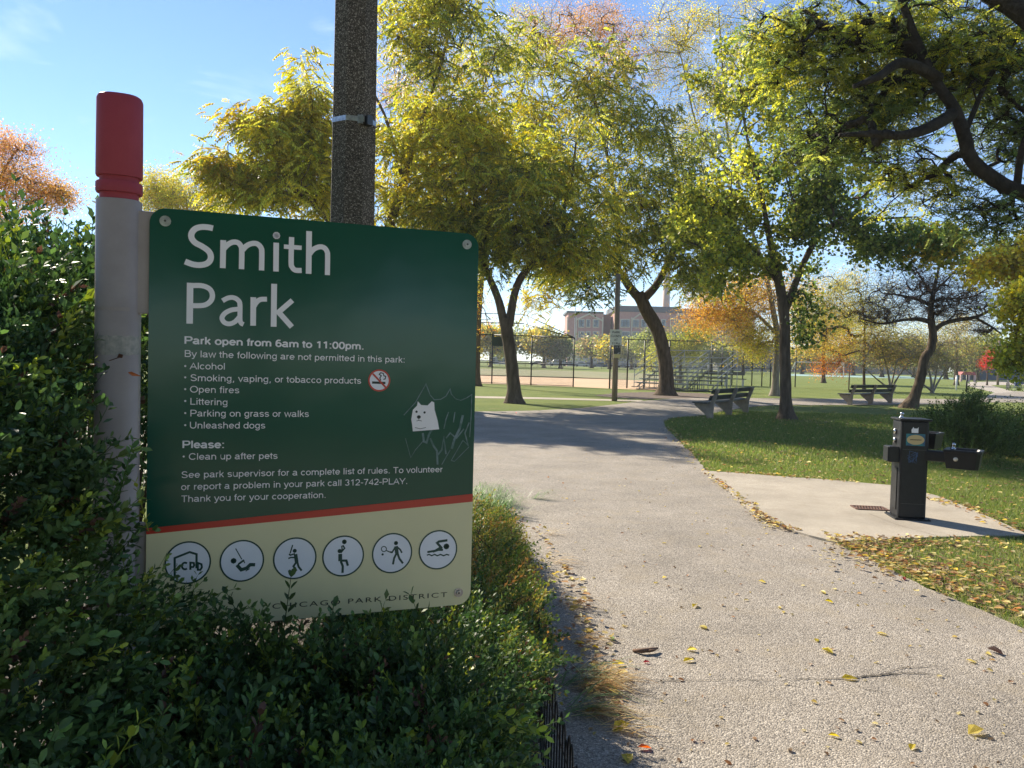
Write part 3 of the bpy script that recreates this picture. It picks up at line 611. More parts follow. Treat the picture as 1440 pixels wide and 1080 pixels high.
for (cx, cy, rp_), fg, ac in zip(IC, figs, acts):
    c = c2(cx, cy); r_ = (c2(cx + rp_, cy)[0] - c2(cx - rp_, cy)[0]) / 2; mb = MB(); disc(mb, c, r_, .0016, n=48)
    dsk = mb.build('pictogram', ICONW, sign); dsk['label'] = 'round pictogram of ' + ac
    ring(c, r_ * .93, r_, .0019, DKG, 'ring', dsk, 48); px_strokes(dsk, 'figure', DKG, fg, c2, .0018)
# scratches and plain white sticker
cc = lambda x, y: uv(550 + x / 6.754, 520 + y / 6.754)
SCR = mat('scratched_paint', (.16, .23, .25), .5, (.05, .12, .11), 60)
px_strokes(sign, 'scratches', SCR, [(9, [(120, 430), (230, 310), (330, 135), (370, 240), (410, 285), (470, 280), (520, 250), (560, 180), (570, 230), (610, 275), (660, 290), (720, 265), (765, 235), (760, 420), (745, 640)]),
    (20, [(300, 600), (310, 680), (335, 690), (360, 610), (385, 570)]), (18, [(370, 650), (400, 720), (435, 770), (440, 900)]), (16, [(440, 810), (480, 760), (500, 640), (520, 800)]), (10, [(545, 400), (520, 470), (500, 560)]),
    (10, [(605, 400), (590, 500)]), (22, [(680, 430), (650, 560), (600, 660), (575, 750)]), (12, [(690, 560), (620, 650), (560, 600), (520, 650)]), (7, [(735, 720), (680, 670), (570, 860), (600, 870), (740, 730)]), (6, [(135, 650), (185, 835), (230, 760), (300, 680)]), (9, [(480, 900), (560, 760)]), (12, [(740, 500), (700, 600), (730, 720)])], cc, .0013)
mb = MB(); st = [(205, 585), (198, 520), (190, 470), (205, 380), (245, 340), (252, 298), (285, 335), (345, 338), (385, 298), (408, 310), (412, 380), (440, 480), (455, 565)]
mb.add([F3(*cc(*p), .0016) for p in st], [tuple(range(len(st)))]); stk = mb.build('dog_sticker', WHITE, sign); stk['label'] = 'white sticker shaped like a plain dog head'
px_strokes(stk, 'dog_features', BLK, [(16, arc(240, 398, 3, 3, 0, 360, 8)), (16, arc(316, 405, 3, 3, 0, 360, 8)), (24, arc(262, 448, 6, 4, 0, 360, 8)), (5, [(262, 462), (262, 480), (240, 486)]), (5, [(262, 480), (290, 486)]), (5, [(225, 548), (275, 560), (330, 548)])], cc, .0018)
# bolts
STEEL = mat('steel', (.45, .46, .47), .3, (.28, .28, .29), 40, metal=.9); STEELD = mat('steel_dark', (.08, .08, .08), .4, metal=.8)
for px, py in ((232.5, 311), (656.5, 344), (644.5, 833)):
    u, v = uv(px, py); mb = MB()
    circ = lambda r, n=20: [(u + r * math.cos(2 * math.pi * i / n), v + r * math.sin(2 * math.pi * i / n)) for i in range(n)]
    mb.prism(circ(.0125), .0012, .003, F3); wsh = mb.build('bolt', STEEL, sign)
    mb = MB(); mb.prism(circ(.0075, 6), .0031, .007, F3); mb.build('bolt_head', STEEL, wsh, bevel=.0008)
    mb = MB(); mb.prism(circ(.003, 6), .0071, .0074, F3); mb.build('socket', STEELD, wsh)
# post (round grey post with ringed red cap), built left of the panel
POSTG = mat('post_paint', (.25, .215, .205), .45, (.33, .29, .275), 4, spec=.35, bump=.15, bscale=6)
POSTR = mat('cap_red', (.33, .05, .07), .6, (.27, .035, .055), 5, spec=.3, bump=.1, bscale=200)
pl, pr_ = uv(131, 400)[0], uv(197, 400)[0]; pr = (pr_ - pl) / 2; pu = (pl + pr_) / 2; pdp = -pr * .55
zt = lambda py: uv(166, py)[1]
prof = [(-SB - .1, 1.0), (zt(281), 1.0), (zt(279.5), .97), (zt(279), .88)]
def lathe(prof, n=40, flat=1.25):
    mb = MB(); vs = []; 
    for v, k in prof:
        for j in range(n): 
            a = 2 * math.pi * j / n; ce, se = math.cos(a), math.sin(a); e = .8
            vs.append(F3(pu + pr * k * math.copysign(abs(ce) ** e, ce), v, pdp + pr * k * .8 * math.copysign(abs(se) ** e, se)))
    fs = [(i * n + j, i * n + (j + 1) % n, (i + 1) * n + (j + 1) % n, (i + 1) * n + j) for i in range(len(prof) - 1) for j in range(n)]
    fs += [tuple(range(n)), tuple((len(prof) - 1) * n + j for j in range(n))]
    return mb.add(vs, fs)
po = lathe(prof).build('post', POSTG, sign, smooth=True); po.modifiers.new('es', 'EDGE_SPLIT').split_angle = R(40)
k1 = 1.02
cap = lathe([(zt(280), .85), (zt(270), .85), (zt(270) + .0005, .99), (zt(268), k1), (zt(256), k1), (zt(254.5), .99), (zt(254.4), .86), (zt(247), .86), (zt(246.8), .99), (zt(245), k1), (zt(137), k1 * .985), (zt(133), .95), (zt(131), .86)]).build('red_cap', POSTR, sign, smooth=True)
cap.modifiers.new('es', 'EDGE_SPLIT').split_angle = R(30)
for y0, y1 in ((296, 441), (735, 900)):
    v0, v1 = uv(205, y1)[1], uv(205, y0)[1]; mb = MB(); mb.prism([(pr_ - .012, v0), (.025, v0), (.025, v1), (pr_ - .012, v1)], -.016, -.0045, F3); mb.build('bracket', POSTG, sign, bevel=.002)
# torn tape residue wrapped round the post
def wrap(name, y0, y1, a0, a1, m, k=1.004, jag=.002):
    mb = MB(); n = 16; vs = []; rr2 = random.Random(int(y0))
    for i in range(n + 1):
        a = R(a0 + (a1 - a0) * i / n); ce, se = math.cos(a), math.sin(a)
        for v in (zt(y1) + rr2.uniform(-jag, jag), zt(y0) + rr2.uniform(-jag, jag)): vs.append(F3(pu + pr * k * math.copysign(abs(ce) ** .8, ce), v, pdp + pr * k * .8 * math.copysign(abs(se) ** .8, se)))
    mb.add(vs, [(2 * i, 2 * i + 2, 2 * i + 3, 2 * i + 1) for i in range(n)]); return mb.build(name, m, sign)
RES = mat('tape_residue', (.21, .215, .20), .6, (.34, .32, .29), 60)
wrap('tape_residue', 472, 499, 20, 178, RES); wrap('sticker_residue', 718, 748, 25, 110, mat('sticker_glue', (.13, .12, .12), .6, (.2, .18, .18), 40), jag=.001); wrap('tape_residue', 432, 437, 60, 160, mat('glue_faint', (.27, .235, .225), .5), jag=.001)
# dry orange leaf caught by a thread of web beside the post
q = Vector(sbase) + F3(*uv(190, 527), .03); mb = MB()
mb.add([q + Ux * a + Vector((0, 0, b)) + Nn * c for a, b, c in ((-.012, .006, 0), (-.004, .008, .003), (.016, -.002, 0), (-.002, -.002, .004))], [(0, 1, 2, 3)])
tag(mb.build('dry_leaf', mat('orange_leaf', (.45, .13, .03), .7)), 'small orange dry leaf caught beside the grey sign post', 'leaf')

# =================================================================== LAMP POST (exposed aggregate concrete)
AGG = pave_mat('exposed_aggregate', (.12, .10, .075, 1), (.03, .026, .022, 1), (.50, .43, .34, 1), 210, .006, mottle=(.85, 1.15))
LY = 4.5; a0_, b0_ = at(464.5, 300, LY), at(526.5, 305, LY); lx = (a0_.x + b0_.x) / 2; rb_ = (b0_.x - a0_.x) / 2
t0_ = at(499, 0, LY); rt_ = (at(529, 0, LY).x - at(469, 0, LY).x) / 2
lamp = tag(empty('lamp_post', (lx, LY, 0)), 'dark pebble-textured concrete lamp post rising behind the park sign', 'lamp post')
mb = MB(); n = 8; vs = []
hz = [(-.2, rb_ * 1.12), (at(0, 310, LY).z, rb_ * 1.04), (t0_.z, rt_ * 1.04), (6.5, rt_ * .95), (9, rt_ * .8)]
for z, r_ in hz:
    for j in range(n): a = R(22.5 + 14 + 45 * j); vs.append((r_ * math.cos(a), r_ * math.sin(a), z))
mb.add(vs, [(i * n + j, i * n + (j + 1) % n, (i + 1) * n + (j + 1) % n, (i + 1) * n + j) for i in range(len(hz) - 1) for j in range(n)] + [tuple((len(hz) - 1) * n + j for j in range(n))])
mb.build('shaft', AGG, lamp, bevel=.004)
zb = at(495, 175, LY).z; rbd = rt_ * 1.04 + .001
mb = MB(); vs = []
for z in (zb - .014, zb + .014):
    for r_ in (rbd + .002, rbd + .005):
        for j in range(n): a = R(22.5 + 14 + 45 * j); vs.append((r_ * math.cos(a), r_ * math.sin(a), z))
mb.add(vs, [(8 + j, 8 + (j + 1) % 8, 24 + (j + 1) % 8, 24 + j) for j in range(8)] + [(16 + j, 16 + (j + 1) % 8, 24 + (j + 1) % 8, 24 + j) for j in range(8)] + [(j, (j + 1) % 8, 8 + (j + 1) % 8, 8 + j) for j in range(8)])
band = mb.build('steel_band', STEEL, lamp)
bx = at(521, 176, LY).x - lx
MB().box((bx - .035, -rbd + .012, zb - .005), (.03, .012, .05)).build('clamp', STEEL, band, bevel=.002); MB().box((bx + .005, -rbd + .03, zb - .008), (.035, .05, .055), rz=.7).build('buckle', STEELD, band, bevel=.002)

# =================================================================== HEDGES
def sm(a, b, x): t = np.clip((x - a) / (b - a), 0, 1); return t * t * (3 - 2 * t)
EDX = lambda y: np.interp(y, [0, 1.2, 2.0, 2.5, 3.0, 4.5, 6.0, 7.0], [.07, .09, .13, .17, .16, .13, .03, -.2])
def htop(x, y):
    front = np.interp(x, [-1.15, -.98, -.86, -.78, -.70, -.62, -.4, .0, .2], [1.72, 1.54, 1.36, 1.20, 1.0, .94, .90, .88, .82])
    back = np.interp(x, [-1.45, -1.2, -1.0, -.7, -.3, .2], [1.93, 1.82, 1.55, 1.2, .98, .9])
    back = back * (1 - sm(-1.0, -.6, x) * (1 - np.interp(y, [2, 2.5, 3, 4.5, 6, 7], [.95, .82, .64, .48, .40, .30])))
    k = sm(1.75, 2.1, y); t = front * (1 - k) + back * k
    t = t * np.interp(y, [.3, 1.0, 1.4], [.92, .97, 1]) ; near = sm(.9, 1.35, y); t = np.minimum(t, 1.02 + (t - 1.02) * near + 0 * t)
    e = EDX(y) - x; t = t * (.72 + .28 * sm(0, .25, e))
    t = t + .035 * np.sin(x * 11 + y * 5) * np.sin(y * 9 - x * 3) + .03 * np.sin(x * 21 - y * 17 + 1)
    # leave the panel and post clear
    return t
def t_sprig(seed, n=9, L=1.0, fine=True):
    r = np.random.default_rng(seed); v = []; q = []; s = []
    bend = r.normal(0, .12, 2)
    for i in range(n):
        t = (i + .6) / n; b = np.array([bend[0] * t * t, bend[1] * t * t, t]) * L
        az0 = i * 1.5708 + r.uniform(-.3, .3)
        for sg in (0, math.pi):
            az = az0 + sg; out_ = np.array([math.cos(az), math.sin(az), 0]); upk = .75 + .6 * t + r.uniform(-.25, .3)
            d = out_ + np.array([0, 0, upk]); d /= np.linalg.norm(d); side = np.cross(d, np.array([0, 0, 1.])); side /= np.linalg.norm(side); nn = np.cross(side, d)
            ll = .165 * (1.0 - .25 * t) * r.uniform(.8, 1.15); ww = ll * .54; k = len(v)
            b2 = b + d * .015
            if not fine:
                v += [b2, b2 + d * ll * .5 + side * ww * .5 + nn * ww * .12, b2 + d * ll, b2 + d * ll * .5 - side * ww * .5 + nn * ww * .12]; q += [[k, k + 1, k + 2, k + 3]]; f = r.uniform(.75, 1.2); s += [f] * 4; continue
            v += [b2, b2 + d * ll * .3 + side * ww * .42 + nn * ww * .12, b2 + d * ll * .7 + side * ww * .46 + nn * ww * .12, b2 + d * ll, b2 + d * ll * .7 - side * ww * .46 + nn * ww * .12, b2 + d * ll * .3 - side * ww * .42 + nn * ww * .12]
            q += [[k, k + 1, k + 2, k + 3], [k, k + 3, k + 4, k + 5]]; f = r.uniform(.75, 1.2) * (1 + .35 * (t > .8)); s += [f] * 6
    k = len(v); w_ = .011
    v += [np.array([w_, 0, 0]), np.array([-w_, 0, 0]), np.array([bend[0] * L - .004, bend[1] * L, L]), np.array([bend[0] * L + .004, bend[1] * L, L]), np.array([0, w_, 0]), np.array([0, -w_, 0])]
    q += [[k, k + 1, k + 2, k + 3], [k + 4, k + 5, k + 2, k + 3]]; s += [1.1] * 6
    return np.array(v), np.array(q), np.array(s)
SPR = [t_sprig(i, 8 + i % 4) for i in range(8)]; SPRC = [t_sprig(50 + i, 6 + i % 3, fine=False) for i in range(8)]
HP0 = 0
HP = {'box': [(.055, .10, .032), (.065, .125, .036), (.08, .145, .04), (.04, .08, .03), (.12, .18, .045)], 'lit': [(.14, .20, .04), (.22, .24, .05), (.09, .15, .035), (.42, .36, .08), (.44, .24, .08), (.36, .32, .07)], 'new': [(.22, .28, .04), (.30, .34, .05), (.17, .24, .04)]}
def hedge(name, label, pts, nrm, size, pal, fine, tilt=.42):
    n = len(pts); r = np.random.default_rng(len(pts)); root = tag(empty(name, (float(pts[:, 0].mean()), float(pts[:, 1].mean()), 0)), label, 'hedge')
    d = nrm + r.normal(0, tilt, (n, 3)); d[:, 2] = np.maximum(d[:, 2], -.1); d /= np.linalg.norm(d, axis=1, keepdims=True)
    az = np.arctan2(d[:, 1], d[:, 0]); tl = np.arccos(np.clip(d[:, 2], -1, 1)); M = rotmats(az, tl, np.zeros(n)) @ rotmats(r.uniform(0, 6.28, n), np.zeros(n), np.zeros(n))
    S = size * r.uniform(.7, 1.3, n); b0 = np.array(root.location); ty = r.integers(0, len(SPR), n); out_ = []
    S = S * np.where(r.random(n) < .12, 1.45, 1)
    for t in range(len(SPR)):
        for fi, TT in ((True, SPR), (False, SPRC)):
            k = (ty == t) & (fine == fi)
            if k.any(): out_.append(scatter(TT[t], pts[k] - b0, M[k], S[k], pal[k]))
    V, F, C = join(out_); o = npmesh('foliage', V, F, HLEAF, root, C); tag(o, kind='stuff')
    return root, V + b0, F, C, o
r = np.random.default_rng(5)
def sample_hedge(n, xr, yr, deep=.22):
    x = r.uniform(*xr, n); y = r.uniform(*yr, n); k = x < EDX(y) - .02; x, y = x[k], y[k]
    T = htop(x, y); z = T - .13 - np.abs(r.normal(0, deep, len(x))); e = .03
    gx = (htop(x + e, y) - htop(x - e, y)) / (2 * e); gy = (htop(x, y + e) - htop(x, y - e)) / (2 * e)
    nn = np.stack([-gx * .8, -gy * .8 - .15, np.ones_like(x)], 1); ed = EDX(y) - x; nn[:, 0] += 1.2 * np.exp(-ed / .08)
    return np.stack([x, y, z], 1), nn / np.linalg.norm(nn, axis=1, keepdims=True)
def proj(P):
    q = (P - np.array([0, 0, CAM_H])) @ np.array(CM); return 720 + FPX * q[:, 0] / -q[:, 2], 540 - FPX * q[:, 1] / -q[:, 2]
def pruned(P, N):
    '''where the gardener keeps the growth clipped: off the post, off the panel and back from the path'''
    bad = np.zeros(len(P), bool)
    for t in (.03, .08, .12):
        T = P + N * t; px, py = proj(T); fr = T[:, 1] < 1.95
        bad |= fr & inpoly(px, py, [(122, 270), (205, 270), (205, 790), (186, 760), (170, 700), (152, 650), (138, 600), (122, 530)])
        bad |= fr & inpoly(px, py, [(203, 275), (690, 315), (680, 852), (640, 842), (600, 850), (540, 850), (470, 848), (400, 850), (340, 842), (300, 812), (225, 812), (203, 770)])
        bad |= (px > np.interp(py, [600, 690, 740, 800, 850, 880, 930, 960, 1080], [705, 722, 745, 772, 800, 812, 790, 760, 754])) & (py > 560)
    return bad
def keepout(P, N):
    # nothing grows through the sign panel, the post or the camera
    rel = P - np.array([P_TL.x, P_TL.y, 0]); u = rel @ np.array(Ux); d = rel @ np.array(Nn)
    tipd = d + .12 * (N @ np.array(Nn))
    bad = (u > -.16) & (u < SW + .03) & (d > -.17) & (d < .07) & (P[:, 2] > SB - .16)
    post = ((u - pu) ** 2 + (d - pdp) ** 2 < (pr + .05) ** 2)
    vis = (u > -.17) & (u < SW) & (d > 0) & (d < .5) & (P[:, 2] > SB + .10 - .05 * u)      # sprays must not hide the panel
    return ~(bad | post | pruned(P, N)) & (P[:, 2] > .05) & (np.linalg.norm(P - np.array([0, 0, 1.5]), axis=1) > .75)
P1, N1 = sample_hedge(15500, (-1.5, .2), (.55, 1.95), .07)
P2, N2 = sample_hedge(6500, (-2.3, .2), (1.9, 4.35), .09); P6, N6 = sample_hedge(8500, (-1.6, .2), (2.1, 6.9), .07)
P4, N4 = sample_hedge(7500, (-1.5, .2), (.55, 1.95), .3); P5, N5 = sample_hedge(4500, (-2.3, .2), (1.9, 4.35), .4)
# right-hand face along the path and the front face
m_ = 7000; y = r.uniform(.6, 6.9, m_); ed = EDX(y); zz = r.uniform(.08, 1, m_) ** .8; x = ed - np.abs(r.normal(0, .07, m_)) - .09 + .06 * sm(.5, .9, zz); z = zz * htop(x, y) * .92
P3 = np.stack([x, y, z], 1); N3 = np.tile(np.array([[.9, -.1, .5]]), (m_, 1)); N3 /= np.linalg.norm(N3[0])
PP = np.concatenate([P1, P2, P3, P4, P5, P6]); NNn = np.concatenate([N1, N2, N3, N4, N5, N6]); FI = np.concatenate([np.ones(len(P1), bool), P2[:, 1] < 0, P3[:, 1] < 2.6, np.zeros(len(P4) + len(P5) + len(P6), bool)])
inf_ = (PP[:, 0] > -.70 * PP[:, 1] - .12) & (PP[:, 1] > .75); FI &= inf_ & (PP[:, 1] < 1.7)
k = keepout(PP, NNn) & (inf_ | (r.random(len(PP)) < .4)); PP, NNn, FI = PP[k], NNn[k], FI[k]
# loose sprays standing in front of the panel's lower edge and post
ex = []
for px, py, Yd in [(232, 800, 1.62), (268, 805, 1.6), (292, 790, 1.6), (300, 820, 1.58), (350, 835, 1.6), (372, 850, 1.6), (395, 838, 1.62), (330, 850, 1.6), (423, 850, 1.65), (455, 868, 1.68), (500, 862, 1.72), (545, 850, 1.74), (552, 862, 1.74), (575, 868, 1.76), (600, 876, 1.8), (180, 640, 1.5), (165, 600, 1.5), (172, 690, 1.5), (160, 745, 1.5), (205, 790, 1.55), (150, 660, 1.45), (140, 600, 1.45), (120, 560, 1.45), (185, 830, 1.55), (215, 850, 1.5), (250, 850, 1.5), (285, 850, 1.5), (362, 826, 1.6), (385, 832, 1.6), (410, 830, 1.62), (435, 838, 1.64), (340, 822, 1.58), (560, 835, 1.75), (580, 832, 1.76), (592, 842, 1.78), (318, 812, 1.58), (450, 850, 1.66), (485, 860, 1.7), (470, 885, 1.65), (520, 885, 1.7), (420, 885, 1.6), (640, 880, 1.8)]:
    for q in range(3):
        tip_ = np.array(at(px + r.normal(0, 9), py + abs(r.normal(0, 14)), Yd)); dd = np.array([r.normal(.12, .22), r.normal(0, .15), 1.0]); dd /= np.linalg.norm(dd); ex.append((tip_ - dd * .14, dd))
for px, py, Yd in [(25, 1050, 1.0), (75, 1010, 1.02), (100, 1045, .98), (140, 1050, 1.0), (60, 1075, .95), (155, 1070, .97), (20, 1000, 1.0)]:
    for q in range(2):
        tip_ = np.array(at(px + r.normal(0, 12), py + r.normal(0, 8), Yd)); dd = np.array([r.normal(.25, .3), r.normal(0, .2), 1.0]); dd /= np.linalg.norm(dd); ex.append((tip_ - dd * .12, dd))
EXP = np.array([e[0] for e in ex]); EXN = np.array([e[1] for e in ex])
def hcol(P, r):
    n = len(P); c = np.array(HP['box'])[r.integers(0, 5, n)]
    lit_autumn = (r.random(n) < np.clip((P[:, 1] - 2.2) / 1.6, 0, .75)) & (P[:, 0] > -.6)  # autumn leaf colours, brightened to paint the sunlit stretch beyond the sign
    c[lit_autumn] = np.array(HP['lit'])[r.integers(0, 6, int(lit_autumn.sum()))]
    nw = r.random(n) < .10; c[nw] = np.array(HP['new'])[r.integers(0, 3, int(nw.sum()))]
    br = r.random(n) < .025; c[br] = (.12, .06, .04)
    return c * r.uniform(.75, 1.25, (n, 1))
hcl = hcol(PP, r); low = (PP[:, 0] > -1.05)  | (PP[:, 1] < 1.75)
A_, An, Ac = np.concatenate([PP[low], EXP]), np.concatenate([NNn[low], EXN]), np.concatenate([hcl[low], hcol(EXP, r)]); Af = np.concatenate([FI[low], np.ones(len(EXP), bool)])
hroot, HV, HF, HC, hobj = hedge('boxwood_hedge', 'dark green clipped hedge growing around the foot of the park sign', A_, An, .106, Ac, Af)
LFM = []
for q in range(6):
    c = [(.06, .12, .035), (.08, .15, .04), (.12, .19, .045), (.05, .10, .035), (.16, .24, .05), (.10, .16, .04)][q]
    v = [(0, 0, 0), (.3, .24, .05), (.7, .25, .06), (1, 0, 0), (.7, -.25, .06), (.3, -.24, .05)]; me = bpy.data.meshes.new('leaf'); me.from_pydata(v, [], [(0, 3, 2, 1), (0, 5, 4, 3)]); ca_ = me.color_attributes.new('Col', 'FLOAT_COLOR', 'POINT')
    for i in range(6): ca_.data[i].color = (*c, 1)
    me.materials.append(HLEAF); LFM.append(me)
tips = A_ + An * .10; sel = np.where(Af & (tips[:, 1] < 2.0) & (tips[:, 1] > .85) & (np.abs(tips[:, 0]) < .64 * tips[:, 1]))[0]; sel = sel[np.argsort(np.linalg.norm(tips[sel] - np.array([0, 0, CAM_H]), axis=1) + r.random(len(sel)) * .8)][:98]
for i in sel:
    for q in range(3):
        o = bpy.data.objects.new('leaf', LFM[random.randrange(6)]); COL.objects.link(o); o.parent = hroot; az_ = q * 2.1 + random.random(); sz_ = random.uniform(.013, .020)
        M_ = Matrix.Rotation(az_, 4, 'Z') @ Matrix.Rotation(-random.uniform(.3, 1.0), 4, 'Y'); o.matrix_parent_inverse = Matrix(); o.matrix_basis = Matrix.Translation(Vector(tips[i]) - hroot.location) @ M_ @ Matrix.Scale(sz_, 4)
hroot2, *_ = hedge('boxwood_bush', 'tall leafy green bush left of the grey sign post', PP[~low], NNn[~low], .15, hcl[~low] * 1.1, FI[~low])
# the stems inside
def stems(root, n, xr, yr, hz, seed):
    q = np.random.default_rng(seed); mb = MB()
    for i in range(n):
        x, y = q.uniform(*xr), q.uniform(*yr); T = float(htop(np.array([x]), np.array([y]))[0]) * hz
        p = [Vector((x, y, 0)), Vector((x + q.normal(0, .05), y + q.normal(0, .05), T * .35)), Vector((x + q.normal(0, .1), y + q.normal(0, .1), T * .7)), Vector((x + q.normal(0, .14), y + q.normal(0, .12), T))]
        mb.tube([v - root.location for v in catmull(p, 3)], [.012 - .001 * i_ for i_ in range(10)], 5)
    mb.build('stems', TWIG, root, smooth=True)['kind'] = 'stuff'
stems(hroot, 90, (-.9, -.16), (.8, 6.0), .8, 3); stems(hroot2, 30, (-2.1, -1.1), (2.0, 4.0), .85, 4)

# =================================================================== GARDEN EDGING FENCE of thin black wire
WIRE = mat('black_wire', (.012, .012, .012), .45, metal=.3)
fx = [gnd(812, 1080, .44)] ; 
fp = [(.14, 3.3), (.15, 2.9), (.175, 2.45), (.20, 2.15), (.205, 1.8), (.16, 1.4), (.13, 1.0)]
fen = tag(empty('wire_fence', (fp[0][0], fp[0][1], 0)), 'low black wire edging fence between the hedge and the path', 'fence')
fl = catmull([Vector((a, b, 0)) for a, b in fp], 12); acc = 0; 
for i in range(0, len(fl) - 1):
    a = fl[i]; h = .46 + .03 * math.sin(i); 
    if i % 2 == 0 and i + 2 < len(fl):
        b = fl[i + 2]; hoop = [Vector((a.x, a.y, 0)), Vector((a.x, a.y, h * .8))] + [Vector((a.x + (b.x - a.x) * (.5 - .5 * math.cos(t)), a.y + (b.y - a.y) * (.5 - .5 * math.cos(t)), h * .8 + .07 * math.sin(t))) for t in np.linspace(.3, 2.84, 7)] + [Vector((b.x, b.y, h * .8)), Vector((b.x, b.y, 0))]
        MB().tube([v - fen.location for v in hoop], .0028, 6).build('hoop', WIRE, fen, smooth=True)
for z in (.12, .34):
    MB().tube([Vector((v.x + .004, v.y, z)) - fen.location for v in fl], .0025, 6).build('rail', WIRE, fen, smooth=True)

# =================================================================== DRINKING FOUNTAIN
IRON = mat('black_paint', (.009, .0095, .011), .42, (.018, .019, .021), 14, spec=.3, bump=.12, bscale=30, width=.5)
CHR = mat('chrome', (.55, .55, .55), .2, metal=1)
fb = gnd(1284, 731, .03); FY = fb.y; fo = tag(empty('drinking_fountain', (fb.x, fb.y + .12, .03), R(-9)), 'black pedestal drinking fountain with side bowls on the concrete pad', 'drinking fountain')
HT = at(1284, 590, FY).z - .03; s_ = .27
MB().box((0, 0, HT / 2), (s_, s_, HT - .02)).build('pedestal', IRON, fo, bevel=.022)
MB().box((0, 0, HT - .004), (s_ + .035, s_ + .035, .022)).build('lid', IRON, fo, bevel=.006)
MB().box((0, 0, .008), (s_ + .07, s_ + .07, .016)).build('base_plate', IRON, fo, bevel=.004)
def bowl(cx, cy, z0, ang, L, W_, Hh, m=IRON):
    """open basin, its long side along ang"""
    M = Matrix.Rotation(ang, 3, 'Z'); c = Vector((cx, cy, 0)); mb = MB()
    o = [(-L / 2, -W_ / 2), (L / 2 - .03, -W_ / 2), (L / 2, -W_ / 2 + .03), (L / 2, W_ / 2 - .03), (L / 2 - .03, W_ / 2), (-L / 2, W_ / 2)]
    rings = []
    for sc, z in ((.88, z0), (1.0, z0 + Hh * .85), (1.05, z0 + Hh * .86), (1.05, z0 + Hh), (.86, z0 + Hh), (.6, z0 + Hh * .55)):
        rings.append([c + M @ Vector((x * sc, y_ * sc, z)) for x, y_ in o])
    n = 6; vs = [v for r_ in rings for v in r_]; fs = [(i * n + j, i * n + (j + 1) % n, (i + 1) * n + (j + 1) % n, (i + 1) * n + j) for i in range(len(rings) - 1) for j in range(n)] + [tuple(range(n)), tuple((len(rings) - 1) * n + j for j in range(n))]
    mb.add(vs, fs); return mb
def bubbler(cx, cy, z, par, h=.06):
    mb = MB(); mb.tube([(cx, cy, z), (cx, cy, z + .012), (cx, cy, z + .014), (cx, cy, z + h * .6), (cx + .004, cy - .006, z + h * .9), (cx + .008, cy - .014, z + h)], [.026, .024, .014, .014, .019, .010], 12); mb.build('bubbler', CHR, par, smooth=True)
# bowl on the arm to the right
zA = at(1340, 632, FY - .2).z - .03
ang = R(-27); dv = Matrix.Rotation(ang, 3, 'Z') @ Vector((1, 0, 0))
MB().box(dv * .24 + Vector((0, -.03, zA - .085)), (.30, .10, .105), rz=ang).build('arm', IRON, fo, bevel=.012)
bc = dv * .47 + Vector((0, -.03, 0)); b1 = bowl(bc.x, bc.y, zA - .185, ang, .31, .30, .185).build('bowl', IRON, fo, bevel=.006)
bubbler(*(dv * .37 + Vector((0, -.05, 0))).xy, zA - .005, b1)
mb = MB(); pp = dv * .43 + Matrix.Rotation(ang, 3, 'Z') @ Vector((0, -.16, 0)); q1 = Matrix.Rotation(ang, 3, 'Z') @ Vector((0, -1, 0)); mb.tube([pp + Vector((0, 0, zA - .09)), pp + q1 * .012 + Vector((0, 0, zA - .09))], .021, 16); mb.build('push_button', mat('button_metal', (.55, .5, .42), .4, metal=.6), b1, smooth=True)
# bowl behind
zB = at(1340, 608, FY + .45).z - .03; ang2 = R(52); dv2 = Matrix.Rotation(ang2, 3, 'Z') @ Vector((1, 0, 0))
MB().box(dv2 * .24 + Vector((0, 0, zB - .09)), (.28, .1, .1), rz=ang2).build('arm', IRON, fo, bevel=.012)
b2 = bowl(dv2.x * .47, dv2.y * .47, zB - .17, ang2, .27, .26, .17).build('bowl', IRON, fo, bevel=.006); bubbler(*(dv2 * .37).xy, zB - .005, b2)
for sx in (-1, 1):
    for sy in (-1, 1): MB().tube([(sx * (s_ / 2 + .018), sy * (s_ / 2 + .018), .016), (sx * (s_ / 2 + .018), sy * (s_ / 2 + .018), .026)], .008, 6).build('anchor_bolt', STEELD, fo)
for z in (.16, .70): MB().box((0, -s_ / 2 - .001, z * HT), (s_ - .05, .004, .004)).build('seam', STEELD, fo)
# small bottle-filler box at the left
zC = at(1262, 628, FY).z - .03
MB().box((-s_ / 2 - .045, -.02, zC - .085), (.10, .17, .16)).build('filler_box', IRON, fo, bevel=.008)
MB().box((-s_ / 2 - .1, -.02, zC - .085), (.012, .15, .15)).build('filler_flap', IRON, fo, bevel=.004)
bubbler(-s_ / 2 + .03, -.04, HT + .006, fo, .055)
MB().box((-s_ / 2 - .004, .0, HT * .3), (.008, .16, HT * .42)).build('access_panel', IRON, fo, bevel=.002)
for z in (.87, .78): 
    mb = MB(); mb.tube([(-s_ / 2 - .0, .02, z * HT), (-s_ / 2 - .02, .02, z * HT)], .03, 12); mb.build('push_button', CHR, fo, smooth=True)
def flat_on_front(name, pts, m, d, par, fn=None):
    mb = MB(); mb.add([(x, -s_ / 2 - d, z) for x, z in pts], [tuple(range(len(pts)))]); return mb.build(name, m, par)
zs = HT * .80
flat_on_front('sticker', [(-.085, zs - .06), (.095, zs - .06), (.095, zs + .06), (-.085, zs + .06)], mat('sticker_blue', (.01, .06, .16), .35, (.01, .18, .2), 20), .0015, fo)
flat_on_front('sticker', [(.005 + .083 * math.cos(a), zs + .05 * math.sin(a)) for a in np.linspace(0, 2 * math.pi, 28)[:-1]], mat('sticker_cream', (.50, .38, .18), .4), .0028, fo)['label'] = 'cream oval sticker with a dark line of print'
